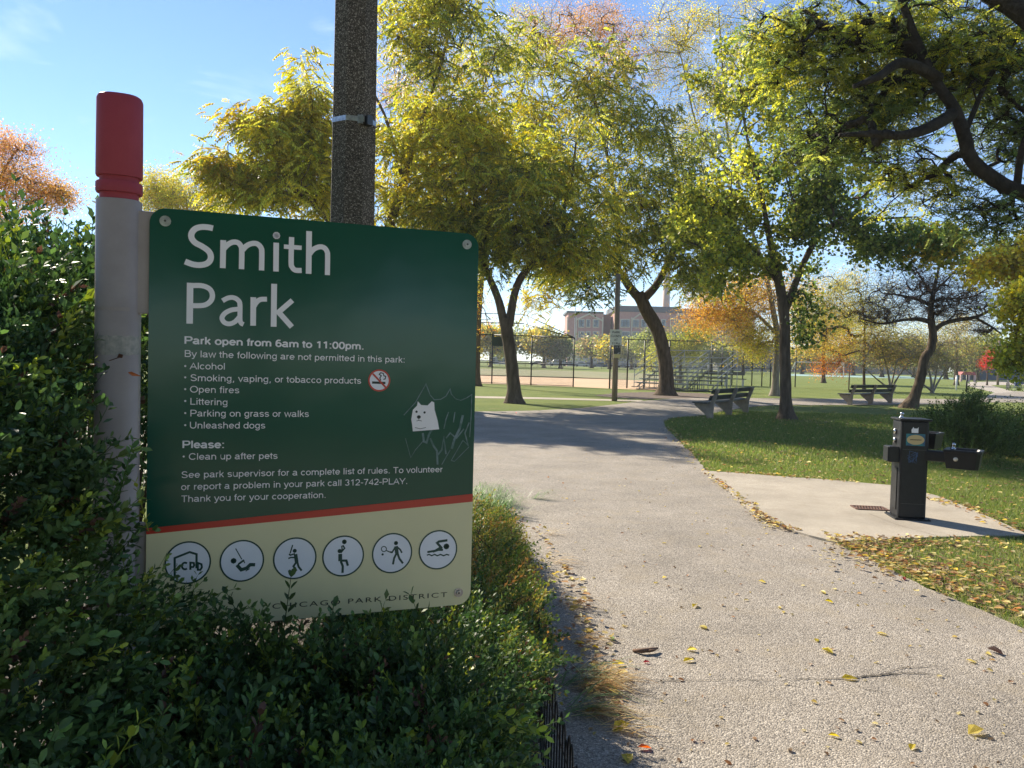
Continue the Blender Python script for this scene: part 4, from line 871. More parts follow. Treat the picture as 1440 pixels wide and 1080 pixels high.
flat_on_front('sticker_print', [(-.05, zs - .005), (.06, zs - .005), (.06, zs + .006), (-.05, zs + .006)], mat('print_dark', (.04, .03, .02), .5, (.3, .22, .1), 260), .004, fo)
flat_on_front('sticker', [(-.035, zs + .07), (.028, zs + .07), (.028, zs + .13), (.018, zs + .115), (-.012, zs + .115), (-.02, zs + .13), (-.038, zs + .10)], WHITE, .0015, fo)['label'] = 'small plain white sticker above the oval one'
mb = MB(); FB = lambda x, z, d: Vector((x, -s_ / 2 - d, z)); rs = random.Random(4)
for q in range(5):
    p = [(-.07 + .11 * rs.random(), HT * .56 + .14 * rs.random()) for _ in range(5)]; stroke(mb, p, .004, FB, .0012 + q * .0002)
mb.build('scribble', mat('blue_scribble', (.03, .08, .20), .5), fo)
# drain grate
gc = gnd(1223, 715, .03); grt = tag(empty('drain_grate', gc, R(-6)), 'rusty slotted drain grate set in the pad beside the fountain', 'grate')
RUST = mat('rusty_iron', (.09, .04, .03), .8, (.16, .08, .05), 30)
GW, GD = .33, .20
MB().box((0, 0, .0015), (GW - .02, GD - .02, .003)).build('drain_hole', mat('drain_dark', (.004, .004, .004), 1), grt)  # black slab painted as the shade inside the drain
for a, b, c, d in ((0, -GD / 2, GW, .025), (0, GD / 2, GW, .025), (-GW / 2, 0, .02, GD), (GW / 2, 0, .02, GD)): MB().box((a, b, .006), (c, d, .010 if c > d else .009)).build('grate_edge', RUST, grt)
for i in range(10): MB().box((-GW / 2 + .03 + i * .03, 0, .0065), (.013, GD - .03, .008), rz=-.25).build('bar', RUST, grt)

# =================================================================== BENCHES
CONCL = mat('bench_concrete', (.24, .185, .14), .9, (.33, .27, .20), 6, bump=.4, bscale=40); SLAT = mat('dark_slat', (.025, .027, .02), .7, (.045, .045, .035), 3, bump=.3, bscale=30, stretch=(.2, 3, 3)); SEATM = mat('seat_plank', (.07, .07, .06), .6, (.12, .12, .10), 3, stretch=(.2, 3, 3))
def make_bench(L):
    b = empty('park_bench'); n = 0
    prof = [(-.07, -.05), (.09, -.05), (.12, .10), (.47, .38), (.47, .435), (.02, .435), (-.145, .88), (-.245, .855), (-.09, .42), (-.075, .2)]
    for x in (-L / 2 + .2, 0, L / 2 - .2):
        MB().prism(prof, x - .05, x + .05, lambda u, v, d: Vector((d, u, v))).build('leg', CONCL, b, bevel=.008)
    for i in range(4): MB().box((0, .09 + i * .115, .46), (L, .10, .045)).build('seat_plank', SEATM, b, bevel=.006)
    for z in (.60, .79):
        t = (z - .435) / .44; MB().box((0, .045 - .165 * t + .0, z), (L - .05, .045, .135), M=Matrix.Rotation(R(20), 3, 'X')).build('back_slat', SLAT, b, bevel=.006)
    return b
g1, g3 = gnd(999, 589), gnd(1049, 580.5); mid1 = (g1 + g3) / 2; dv = (g3 - g1); L1 = dv.length + .4
print('BENCH', L1, gnd(1193, 568), gnd(1256, 568.5), gnd(1173, 565))
be = make_bench(L1); be.location = mid1; be.rotation_euler.z = math.atan2(dv.y, dv.x)
tag(be, 'concrete and dark plank bench beside the curving path, nearer of the two benches', 'bench', 'park benches')
bb = copy_tree(be); gA = gnd(1193, 568.5); gB = gnd(1256, 568.6); bb.location = (gA + gB) / 2; bb.rotation_euler.z = math.atan2((gB - gA).y, (gB - gA).x) + R(18)
tag(bb, 'concrete and dark plank bench left of the leaning gnarled tree', 'bench', 'park benches')

# =================================================================== WOODEN POLE WITH NOTICE
PW = mat('weathered_wood', (.17, .13, .10), .9, (.26, .20, .15), 6, bump=.5, bscale=30, stretch=(3, 3, .3))
pb = gnd(864, 564); pt = at(868.5, 398, pb.y); wp = tag(empty('wooden_pole', pb), 'slim wooden pole carrying a white closing-time notice', 'pole')
MB().tube([(0, 0, -.1), (0, 0, at(868, 385, pb.y).z)], [.115, .10], 12).build('shaft', PW, wp, smooth=True)
notice = tag(empty('notice_sign', (0, 0, 0)), 'white notice reading PARK CLOSES AT 11 PM on the wooden pole', 'sign')
nb = at(857.5, 485.5, pb.y - .14); na_ = at(875, 463.5, pb.y - .14); nw, nh = na_.x - nb.x, na_.z - nb.z; notice.location = nb
FN = lambda u, v, d: Vector((u, -d, v))
MB().prism([(0, 0), (nw, 0), (nw, nh), (0, nh)], -.01, 0, FN).build('board', mat('notice_white', (.62, .60, .52), .5), notice)
for i, (s, k) in enumerate((('PARK', .62), ('CLOSES', .8), ('AT', .28), ('11 PM', .66))):
    y_ = nh * (.76 - .235 * i); put_text(s, (nw * (.5 - k / 2), y_), (nw * (.5 + k / 2), y_), nh * .135, BLK, 'lettering', True, notice, .004, FN)
n2 = tag(empty('poster', at(863, 498, pb.y - .14)), 'small dark photo notice below the white closing notice on the pole', 'sign')
a, b = at(863, 498.5, pb.y - .14), at(873, 486, pb.y - .14)
MB().prism([(0, 0), (b.x - a.x, 0), (b.x - a.x, b.z - a.z), (0, b.z - a.z)], -.008, 0, FN).build('board', mat('poster_dark', (.05, .05, .045), .5, (.45, .42, .38), 9, width=.05, mid=.6), n2)
a, b = at(863, 503, pb.y - .15), at(872, 498, pb.y - .15)
o = MB().prism([(0, 0), (b.x - a.x, 0), (b.x - a.x, b.z - a.z), (0, b.z - a.z)], -.008, 0, FN).build('tag_sign', mat('tag_yellow', (.55, .45, .2), .5)); o.location = a; tag(o, 'small blank yellow tag at the lowest place on the wooden pole', 'sign')

# =================================================================== BALL FIELD FENCE (backstop) AND BLEACHERS
FB_ = mat('fence_black', (.012, .013, .012), .5, metal=.2); LINK = mat('chain_link', (.05, .055, .055), .5, metal=.6)
bs = tag(empty('chain_link_backstop', gnd(746, 541.5)), 'tall black chain link backstop with sloping hood at the ball field', 'fence')
def rod(p, q, r_, name, par, m=FB_, n=6): return MB().tube([Vector(p) - par.location, Vector(q) - par.location], r_, n).build(name, m, par, smooth=True)
posts = [(640, 537.5, 469), (691.5, 539.5, 471), (746.5, 541.7, 472.5), (806, 544, 475)]
tops = []; bots = []
for px, py, pt_ in posts:
    g = gnd(px, py); t = at(px + (py - pt_) * .025, pt_, g.y); t = Vector((g.x, g.y, t.z)); rod(g, t, .04, 'post', bs); tops.append(t); bots.append(g)
for i in range(3):
    rod(tops[i], tops[i + 1], .035, 'rail', bs); rod(bots[i] + Vector((0, 0, 1.35)), bots[i + 1] + Vector((0, 0, 1.35)), .03, 'rail', bs); rod(bots[i] + Vector((0, 0, .05)), bots[i + 1] + Vector((0, 0, .05)), .02, 'rail', bs)
yh = tops[2].y + 1.2; h1, h2 = at(640, 440, yh), at(737, 442, yh); m1, m2 = at(640, 452.5, yh - .5), at(737, 455, yh - .5)
rod(h1, h2, .025, 'hood_bar', bs); rod(h2, tops[3], .025, 'hood_bar', bs); rod(m1, m2, .03, 'hood_bar', bs); rod(m2, tops[3], .03, 'hood_bar', bs); rod(tops[1], at(682, 441, yh), .02, 'hood_bar', bs, LINK); rod(tops[2], h2, .02, 'hood_bar', bs, LINK)
def links(a, b, z0, z1, par, step=.11, w_=.004):
    L = (Vector(b) - Vector(a)).length; d = (Vector(b) - Vector(a)).normalized(); H = z1 - z0; A = []; B = []
    for k_ in np.arange(-H, L, step):
        for sg in (0, 1):
            s0, s1 = k_, k_ + H; t0_ = max(0, -s0) / H; t1 = min(1, (L - s0) / H)
            if t1 <= t0_: continue
            za, zb_ = z0 + H * t0_, z0 + H * t1
            if sg: za, zb_ = z1 - H * t0_, z1 - H * t1
            A.append(list(Vector(a) + d * (s0 + H * t0_) + Vector((0, 0, za - a[2]))) ); B.append(list(Vector(a) + d * (s0 + H * t1) + Vector((0, 0, zb_ - a[2]))))
    l = np.array(par.location); o = edges_mesh('chain_link', np.array(A) - l, np.array(B) - l, np.full(len(A), w_), np.full(len(A), w_), LINK, par, 3); tag(o, kind='stuff')
for i in range(3): links(tops[i] * 0 + bots[i], bots[i + 1], .05, (tops[i].z + tops[i + 1].z) / 2, bs)
pn = at(700, 480, tops[1].y - .1); mb = MB(); mb.box((0, 0, 0), (.75, .04, .6)); o = mb.build('field_plate', mat('plate_green', (.01, .03, .02), .5), bs); o.location = pn - bs.location
f2 = tag(empty('chain_link_fence', gnd(940, 547)), 'black chain link fence running behind the wooden pole and bleachers', 'fence')
prev = None
for px, py, pt_ in [(857, 546.5, 475), (881.5, 545.8, 477), (905, 546, 478), (940, 546.5, 479), (999.5, 542.5, 480), (1014.5, 542, 487), (1029, 542, 486), (1044, 542, 485), (1057, 542.5, 484), (1071, 543, 483), (1083, 543.5, 482), (1100, 544, 481), (1118, 544.5, 482)]:
    g = gnd(px, py); t = Vector((g.x, g.y, at(px, pt_, g.y).z)); t.z = min(t.z, 3.6); rod(g, t, .045, 'post', f2)
    if prev: 
        rod(prev[1], t, .03, 'rail', f2); rod(prev[0] + Vector((0, 0, 1.35)), g + Vector((0, 0, 1.35)), .025, 'rail', f2)
        if px < 1100: links(prev[0], g, .05, t.z, f2, .14)
    prev = (g, t)
# low far fence along the outfield
lf = tag(empty('outfield_fence', at(800, 516, 200)), 'long low dark fence along the far edge of the outfield', 'fence')
a, b = gnd(560, 511.5), gnd(1120, 526); d_ = (b - a)
a = Vector((-60, 190, 0)); b = Vector((75, 175, 0))
MB().tube([a + Vector((0, 0, 1.2)) - lf.location * Vector((1, 1, 0)).x * 0 - Vector((lf.location.x, lf.location.y, lf.location.z)), b + Vector((0, 0, 1.2)) - lf.location], .06, 5).build('rail', FB_, lf)
for i in range(46):
    p = a.lerp(b, i / 45); rod(p, p + Vector((0, 0, 1.22)), .05, 'post', lf, n=5)
# bleachers
ALU = mat('aluminium', (.30, .31, .31), .4, (.22, .23, .23), 5, metal=.7); PLK = mat('plank_dark', (.10, .09, .08), .7)
def make_bleacher(rows, Lb):
    b = empty('bleacher')
    for i in range(rows):
        MB().box((0, i * .62, .42 + i * .22), (Lb, .26, .045)).build('seat_plank', ALU, b); MB().box((0, i * .62 - .28, .16 + i * .22), (Lb, .26, .04)).build('foot_plank', PLK, b)
    for x in (-Lb / 2 + .3, 0, Lb / 2 - .3):
        fr = MB(); top = .40 + (rows - 1) * .22; yb = (rows - 1) * .62
        fr.tube([(x, -.35, .03), (x, yb + .1, .03)], .03, 5); fr.tube([(x, -.35, .15), (x, yb + .1, top)], .03, 5)
        for i in range(rows): fr.tube([(x, i * .62, .03), (x, i * .62, .40 + i * .22)], .025, 5)
        fr.tube([(x, 0, .03), (x, yb, top)], .02, 5)
        fr.build('frame', ALU, b)
    for x in (-Lb / 2, Lb / 2):
        rl = MB()
        for h in (.35, .7, 1.05): rl.tube([(x, -.1, .45 + h), (x, (rows - 1) * .62 + .2, .45 + h + (rows - 1) * .22)], .025, 5)
        for y_ in (-.1, (rows - 1) * .31, (rows - 1) * .62 + .2): rl.tube([(x, y_, .1), (x, y_, 1.5 + y_ / .62 * .22)], .022, 5)
        rl.build('guard_rail', ALU, b)
    rl = MB(); yb = (rows - 1) * .62 + .2
    for h in (.3, .65, 1.05): rl.tube([(-Lb / 2, yb, .45 + h + (rows - 1) * .22), (Lb / 2, yb, .45 + h + (rows - 1) * .22)], .022, 5)
    rl.build('back_rail', ALU, b); return b
bl = make_bleacher(5, 3.4); g = gnd(925, 550); bl.location = (g.x + .4, g.y + 1.2, 0); bl.rotation_euler.z = R(-38)
tag(bl, 'metal bleacher stand directly behind the forked tree trunk', 'bleacher', 'bleachers by the ball field')
bl2 = copy_tree(bl); g = gnd(975, 551); bl2.location = (g.x, g.y + .8, 0); bl2.rotation_euler.z = R(-38); tag(bl2, 'metal bleacher stand between the tree trunk and the nearer bench', 'bleacher', 'bleachers by the ball field')
pbn = tag(empty('player_bench', gnd(1020, 543)), 'long low plank bench beside the chain link fence', 'bench')
MB().box((0, 0, .55), (3.0, .3, .06)).build('seat', PLK, pbn); MB().box((0, .3, .95), (3.0, .05, .25)).build('backrest', PLK, pbn)
for x in (-1.3, 0, 1.3): MB().box((x, .05, .27), (.06, .3, .54)).build('leg', ALU, pbn)

# =================================================================== FAR BUILDINGS
BY = 250.0; bp_ = lambda px, py: at(px, py, BY)
BR = mat('brick_pink', (.44, .22, .19), .9, (.48, .26, .22), 1.5); CRM = mat('cream_stone', (.62, .54, .43), .85, (.55, .48, .38), .8); PANE = mat('window_pane', (.04, .07, .10), .12, spec=.8); FRM = mat('window_frame', (.05, .05, .05), .5); ROOF = mat('roof_dark', (.07, .08, .09), .6)
o0 = bp_(797, 518); bld = tag(empty('brick_building', (o0.x, BY, 0)), 'four-storey pink brick building with cream trim beyond the ball field', 'building')
def wall(x0, x1, ytop, ybot, dep, fr, m, name, par=bld, back=18):
    a, b = bp_(x0, ybot), bp_(x1, ytop); a2 = max(a.z, 0) if ybot < 515 else -.2; zt_ = b.z
    mb = MB(); mb.box(((a.x + b.x) / 2 - par.location.x, dep / 2 + fr, (a2 + zt_) / 2), (b.x - a.x, dep, zt_ - a2)); return mb.build(name, m, par)
wall(797, 849, 440, 520, 18, 0, BR, 'wall'); wall(849, 862, 441, 520, 12, 5, mat('brick_recess', (.17, .09, .07), .9), 'wall'); wall(862, 1062, 438, 520, 18, 0, BR, 'wall')  # middle wall: brick colour darkened to paint in the shade of the recess
wall(868, 960, 431, 437.9, 10, 3, ROOF, 'roof'); wall(797, 849, 438.5, 439.9, 18.4, -.3, ROOF, 'parapet'); wall(862, 1062, 436.6, 437.9, 18.4, -.3, ROOF, 'parapet')
wall(797, 849, 497, 520, .4, -.4, CRM, 'stone_base'); wall(862, 1062, 497, 520, .4, -.4, CRM, 'stone_base')
for x in (797.5, 810, 847, 863.5, 887.5, 912, 942, 972, 1002, 1032): wall(x - 1.4, x + 1.4, 446, 497, .35, -.35, CRM, 'pilaster')
for x0, x1 in ((810, 847), (888, 912), (942, 972), (1002, 1032)):
    a, b, c = bp_(x0, 451), bp_((x0 + x1) / 2, 442.5), bp_(x1, 452); mb = MB(); th = .5; ox = bld.location.x
    mb.prism([(a.x - ox, a.z), (b.x - ox, b.z), (c.x - ox, c.z), (c.x - ox, c.z + th), (b.x - ox, b.z + th), (a.x - ox, a.z + th)], -.45, -.05, lambda u, v, d: Vector((u, d, v))); mb.build('gable_trim', CRM, bld)
rows_ = [(450, 459.5), (467, 474), (481.5, 489)]
for cx, ww in [(817.5, 7), (827, 4.5), (838, 7), (879, 12), (894, 8), (905, 6), (921, 10), (933, 5), (951, 9), (963, 6), (981, 10), (994, 6), (1011, 9), (1023, 6), (1041, 10), (1054, 6)]:
    for y0, y1 in rows_:
        a, b = bp_(cx - ww / 2, y1), bp_(cx + ww / 2, y0); W_, H_ = b.x - a.x, b.z - a.z; fr = MB(); fr.box((0, 0, 0), (W_ + .5, .3, H_ + .5)); f = fr.build('window', CRM, bld); f.location = ((a.x + b.x) / 2 - bld.location.x, -.12, (a.z + b.z) / 2)
        MB().box((0, -.2, 0), (W_, .1, H_)).build('pane', PANE, f)
        for q in range(1, 3 if ww > 9 else 2): MB().box((-W_ / 2 + W_ * q / (3 if ww > 9 else 2), -.28, 0), (.22, .06, H_)).build('mullion', FRM, f)
        MB().box((0, -.3, H_ * .1), (W_, .06, .16)).build('mullion', FRM, f)
for cx in (817, 825, 838, 876, 884, 905, 925, 950, 975, 1000, 1025):
    a, b = bp_(cx - 1.6, 503), bp_(cx + 1.6, 499); MB().box(((a.x + b.x) / 2 - bld.location.x, -.45, (a.z + b.z) / 2), (b.x - a.x, .12, b.z - a.z)).build('window', PANE, bld)
for cx in (829, 846, 892, 915, 940):
    a, b = bp_(cx - 4.5, 516), bp_(cx + 4.5, 506); MB().box(((a.x + b.x) / 2 - bld.location.x, -.46, 1.3), (b.x - a.x, .12, 2.8)).build('garage_door', mat('garage', (.38, .33, .28), .8), bld)
ch = bp_(934.5, 516); chm = tag(empty('chimney', (at(934.5, 500, 275).x, 275, 0)), 'tall pale brick smokestack rising above the building roof', 'chimney')
zt_ = at(936, 366, 275).z; MB().tube([(0, 0, 0), (0, 0, zt_)], [1.45, 1.15], 20).build('stack', mat('pale_brick', (.42, .30, .22), .9, (.50, .38, .29), .6), chm, smooth=True); MB().tube([(0, 0, zt_ - 1), (0, 0, zt_ + .2)], [1.3, 1.3], 20).build('rim', CRM, chm)
def simple_building(x0, x1, yt, Yb, m, label, rows, cols, name='building'):
    a, b = at(x0, 516, Yb), at(x1, yt, Yb); B = tag(empty(name, (a.x, Yb, 0)), label, 'building'); W_ = b.x - a.x
    MB().box((W_ / 2, 7, b.z / 2 - .1), (W_, 14, b.z + .2)).build('wall', m, B); MB().box((W_ / 2, 7, b.z + .25), (W_ + .4, 14.4, .3)).build('roof', ROOF, B)
    for i in range(rows):
        for j in range(cols):
            MB().box((W_ * (j + .5) / cols, -.05, b.z * (i + .55) / rows), (W_ / cols * .45, .12, b.z / rows * .45)).build('window', PANE, B)
    return B
simple_building(766, 795, 478, 262, CRM, 'low cream building left of the pink brick one', 3, 4)
simple_building(1010, 1100, 486, 215, mat('grey_block', (.16, .17, .18), .9), 'dark grey low building behind the orange tree', 3, 9)
simple_building(1120, 1330, 497, 240, mat('brown_block', (.20, .16, .14), .9), 'long low brown building behind the soccer goal', 2, 18)
simple_building(690, 722, 490, 262, mat('pale_block', (.40, .40, .40), .9), 'low pale grey building behind the backstop trees', 2, 4)
# parked cars
def make_car(m, van=False):
    c = empty('parked_car'); h = 1.95 if van else 1.42
    pf = [(-2.3, .35), (-2.3, .8), (-2.1, .92), (2.2, .86), (2.35, .7), (2.35, .35)] if not van else [(-2.6, .35), (-2.6, 1.2), (-2.55, 1.9), (.9, 1.95), (1.6, 1.15), (2.4, 1.0), (2.5, .35)]
    MB().prism(pf, -.85, .85, lambda u, v, d: Vector((u, d, v))).build('body', m, c, bevel=.08)
    cab = [(-1.7, .9), (-1.1, 1.4), (.4, 1.42), (1.15, .9)] if not van else [(-2.3, 1.3), (-2.3, 1.75), (.8, 1.78), (1.25, 1.3)]
    if not van:
        MB().prism(cab, -.72, .72, lambda u, v, d: Vector((u, d, v))).build('cabin', m, c, bevel=.06)
        MB().prism([(-1.45, .93), (-1.0, 1.33), (.35, 1.35), (.95, .93)], -.735, .735, lambda u, v, d: Vector((u, d, v))).build('windows', PANE, c)
    else: MB().prism(cab, -.865, .865, lambda u, v, d: Vector((u, d, v))).build('windows', PANE, c)
    for x in (-1.4, 1.45):
        for s2 in (-.8, .8): MB().tube([(x, s2 - .1, .33), (x, s2 + .1, .33)], .33, 14).build('wheel', mat('tyre', (.012, .012, .012), .8), c)
    return c
cars = [(783, 0, (.55, .56, .57), 1, 'white van parked left of the silver cars by the building'), (800, 0, (.25, .26, .28), 0, 'small grey car parked just right of the white van'), (818, 0, (.40, .41, .43), 0, 'silver car parked in front of the brick building'), (828, 1, (.12, .12, .13), 0, 'dark grey car parked close behind the silver car'),
        (843, 0, (.02, .05, .10), 0, 'dark blue sedan parked below the thin round tree'), (877, 0, (.50, .50, .52), 0, 'white car parked right of the wooden pole'), (887, 1, (.10, .10, .11), 0, 'black car parked right of the white car'), (922, 0, (.48, .50, .52), 1, 'pale van seen through the bleacher rails'), (755, 0, (.03, .03, .035), 0, 'black car parked behind the backstop tree')]
for px, dy, c, van, lab in cars:
    o = make_car(mat('car_paint_%d' % px, c, .25, coat=.5), van); p = at(px, 510, 235 + dy * 4); o.location = (p.x, p.y, 0); o.rotation_euler.z = R(180 if px % 2 else 0); tag(o, lab, 'car' if not van else 'van', 'cars parked beyond the ball field')

# soccer goal
GP = mat('goal_white', (.7, .7, .7), .4); ga = gnd(1118, 529.2); 
goal = tag(empty('soccer_goal', (ga.x, ga.y, 0)), 'white framed soccer goal across the far lawn', 'goal'); gw = at(1186, 529, ga.y).x - ga.x; gh = 2.4
for p, q, nm in (((0, 0, 0), (0, 0, gh), 'post'), ((gw, 0, 0), (gw, 0, gh), 'post'), ((0, 0, gh), (gw, 0, gh), 'crossbar'), ((0, 0, gh), (-.3, 2.2, 0), 'brace'), ((gw, 0, gh), (gw - 1.3, 2.2, 0), 'brace'), ((gw, 0, gh), (gw - .5, 2.4, 0), 'brace')): MB().tube([p, q], .08, 6).build(nm, GP, goal)
# dark slatted fence and low red structure by the far path
def gz(px, py): return gnd(px, py)
sf0, sf1 = gz(1368, 534.5), gz(1394, 534); sf = tag(empty('slatted_fence', sf0), 'tall dark slatted fence at the end of the pale path', 'fence')
for i in range(13):
    p = sf0.lerp(sf1, i / 12) - sf0; MB().box((p.x, p.y, 1.3), (.16, .08, 2.6)).build('slat', mat('slat_navy', (.02, .03, .045), .6), sf)
MB().box(((sf1 - sf0).x / 2, .15, 1.3), ((sf1 - sf0).length, .06, 2.5)).build('backing', mat('slat_back', (.07, .09, .12), .7), sf)
rs_ = gz(1358, 536.5); ks = tag(empty('picnic_shelter', rs_), 'low red roofed pinkish structure beside the pale path', 'shelter')
MB().prism([(-1.2, 1.0), (1.2, 1.0), (.85, 1.5), (-.75, 1.5)], -.7, .7, lambda u, v, d: Vector((u, d, v))).build('roof', mat('faded_red', (.30, .06, .06), .7), ks)
for x in (-1.05, 0.1, 1.0): MB().box((x, -.55, .5), (.28, .2, 1.0)).build('leg', mat('pink_stone', (.55, .38, .33), .8), ks)
# poles by the far path
for px, pyb, pyt, r_, m, lab in ((1403, 541.6, 475, .14, PW, 'slim brown wooden pole beside the pale path'), (1359, 551.5, 527, .06, FB_, 'thin dark stake on the lawn near the pale path'), (1344.5, 549, 528, .07, GP, 'thin pale stake on the lawn near the pale path'), (1193.5, 549, 512, .05, PW, 'thin stake standing behind the left end of the far bench')):
    g = gnd(px, pyb); z = at(px, pyt, g.y).z; o = MB().tube([(0, 0, -.05), (0, 0, z)], r_, 8).build('stake' if z < 3 else 'utility_pole', m, smooth=True); o.location = g; tag(o, lab, 'pole')
g = gnd(808, 512.6); fpz = at(808, 425, 180).z; o = MB().tube([(0, 0, 0), (0, 0, fpz)], [.12, .07], 8).build('light_mast', mat('mast_pale', (.5, .5, .5), .5)); p = at(807, 510, 180); o.location = (p.x, p.y, 0); tag(o, 'thin pale mast in front of the brick building', 'mast')
# bicycles
def make_bike(mf):
    b = empty('bicycle'); TY = mat('tyre', (.012, .012, .012), .8)
    for x in (-.52, .52):
        w_ = MB(); w_.tube([(x + .33 * math.cos(a), 0, .34 + .33 * math.sin(a)) for a in np.linspace(0, 2 * math.pi, 25)], .022, 5, caps=False); wh = w_.build('wheel', TY, b)
        sp = MB()
        for k_ in range(10): a = k_ * .628; sp.tube([(x, 0, .34), (x + .31 * math.cos(a), 0, .34 + .31 * math.sin(a))], .004, 3)
        sp.build('spokes', STEEL, wh)
    f = MB()
    for p, q in (((-.52, 0, .34), (-.05, 0, .3)), ((-.52, 0, .34), (-.18, 0, .85)), ((-.05, 0, .3), (-.2, 0, .92)), ((-.05, 0, .3), (.38, 0, .8)), ((-.18, 0, .85), (.38, 0, .85)), ((.52, 0, .34), (.36, 0, .95))): f.tube([p, q], .022, 6)
    f.build('frame', mf, b); MB().box((-.22, 0, .95), (.26, .12, .06)).build('saddle', TY, b, bevel=.02); h = MB(); h.tube([(.38, -.28, 1.0), (.36, 0, .97), (.38, .28, 1.0)], .015, 6); h.build('handlebar', TY, b)
    return b
bk = make_bike(mat('bike_grey', (.1, .1, .1), .4)); g = gnd(1417, 549); bk.location = g; bk.rotation_euler.z = R(65); tag(bk, 'grey bicycle standing by the pale path, left of the blue one', 'bicycle', 'bicycles by the far path')
bk2 = make_bike(mat('bike_blue', (.03, .07, .2), .4)); g = gnd(1433, 550.5); bk2.location = g; bk2.rotation_euler.z = R(12); tag(bk2, 'blue bicycle carrying a dark blue bag, right of the grey one', 'bicycle', 'bicycles by the far path')
mb = MB(); mb.box((0, 0, .7), (.75, .4, .4), M=Matrix.Rotation(R(-28), 3, 'Y')); o = mb.build('cargo_bag', mat('bag_navy', (.015, .03, .09), .7, (.05, .08, .18), 4)); o.location = gnd(1432, 550); o.modifiers.new('b', 'BEVEL').width = .1; tag(o, 'slumped navy bag hanging on the blue bicycle', 'bag')

# =================================================================== TREES  (x, y of photo, depth offset, radius in m)
Yb = lambda px, py: gnd(px, py).y
tree('honey_tree', 'broad yellow-green tree behind the sign and lamp post', 'tree', 27,
     [[(520, 560, 0, .28), (522, 480, 0, .24), (530, 400, 0, .21), (545, 330, 0, .18), (566, 260, 0, .13), (590, 180, 0, .08), (620, 90, 0, .05), (640, 10, 0, .03)],
      [(530, 395, 0, .15), (480, 330, -.5, .11), (420, 270, -1, .07), (350, 220, -1, .03)], [(560, 280, 0, .10), (610, 230, .5, .07), (660, 150, 1, .04)], [(566, 250, 0, .08), (540, 160, 0, .05), (500, 90, 0, .03)]],
     [(395, 235, 75, 72, -1, 1.7, 'yellow+lime'), (340, 262, 50, 32, -1, .45, 'yellow+lime'), (345, 172, 26, 16, -1, .10, 'yellow+gold'), (300, 222, 18, 10, -1.5, .05, 'lime+gold'), (432, 95, 10, 26, -1, .06, 'yellow'), (440, 165, 26, 60, -1, .5, 'yellow+lime'), (415, 175, 40, 35, -1, .4, 'yellow+lime'), (310, 245, 28, 30, -1.5, .1, 'gold+lime'), (455, 250, 60, 75, 0, 1.0, 'yellow+lime'), (600, 60, 75, 85, 0, .9, 'lime+green+yellow'), (570, 220, 60, 70, 0, .8, 'yellow+lime'), (650, 180, 70, 70, 0, 1, 'yellow+lime'), (700, 60, 60, 50, 1, .4, 'lime+green'), (590, 20, 60, 45, 0, .5, 'lime+yellow')], 600, 18, .36, 'pinnate', 1, .7)
tree('forked_tree', 'dark tree with trunk forked in a narrow V behind the grass strip', 'tree', Yb(722, 567),
     [[(723, 567, 0, .26), (722, 540, 0, .235), (718, 500, 0, .22), (712, 460, 0, .22), (711, 447, 0, .21)], [(709, 458, 0, .16), (702, 425, 0, .14), (690, 395, 0, .12), (676, 367, 0, .11), (650, 330, 0, .07), (610, 280, 0, .03)],
      [(716, 458, 0, .16), (722, 420, 0, .14), (730, 395, 0, .13), (746, 372, 0, .12), (775, 330, 0, .09), (800, 270, 0, .05), (810, 200, 0, .03)]],
     [(620, 310, 80, 50, 0, .9, 'lime+green+yellow'), (700, 270, 110, 80, 0, 1.4, 'yellow+lime+green'), (800, 350, 70, 45, 0, .7, 'lime+yellow+green'), (690, 355, 70, 25, 0, .35, 'lime+green'), (560, 330, 45, 60, 0, .4, 'lime+yellow'), (780, 250, 90, 90, 0, 1, 'yellow+lime+green'), (640, 220, 90, 60, 0, .7, 'lime+yellow'), (755, 330, 55, 35, 0, .6, 'green+yellow'), (690, 330, 55, 40, -.5, .4, 'green+lime')], 430, 20, .36, 'pinnate', 2, .75)
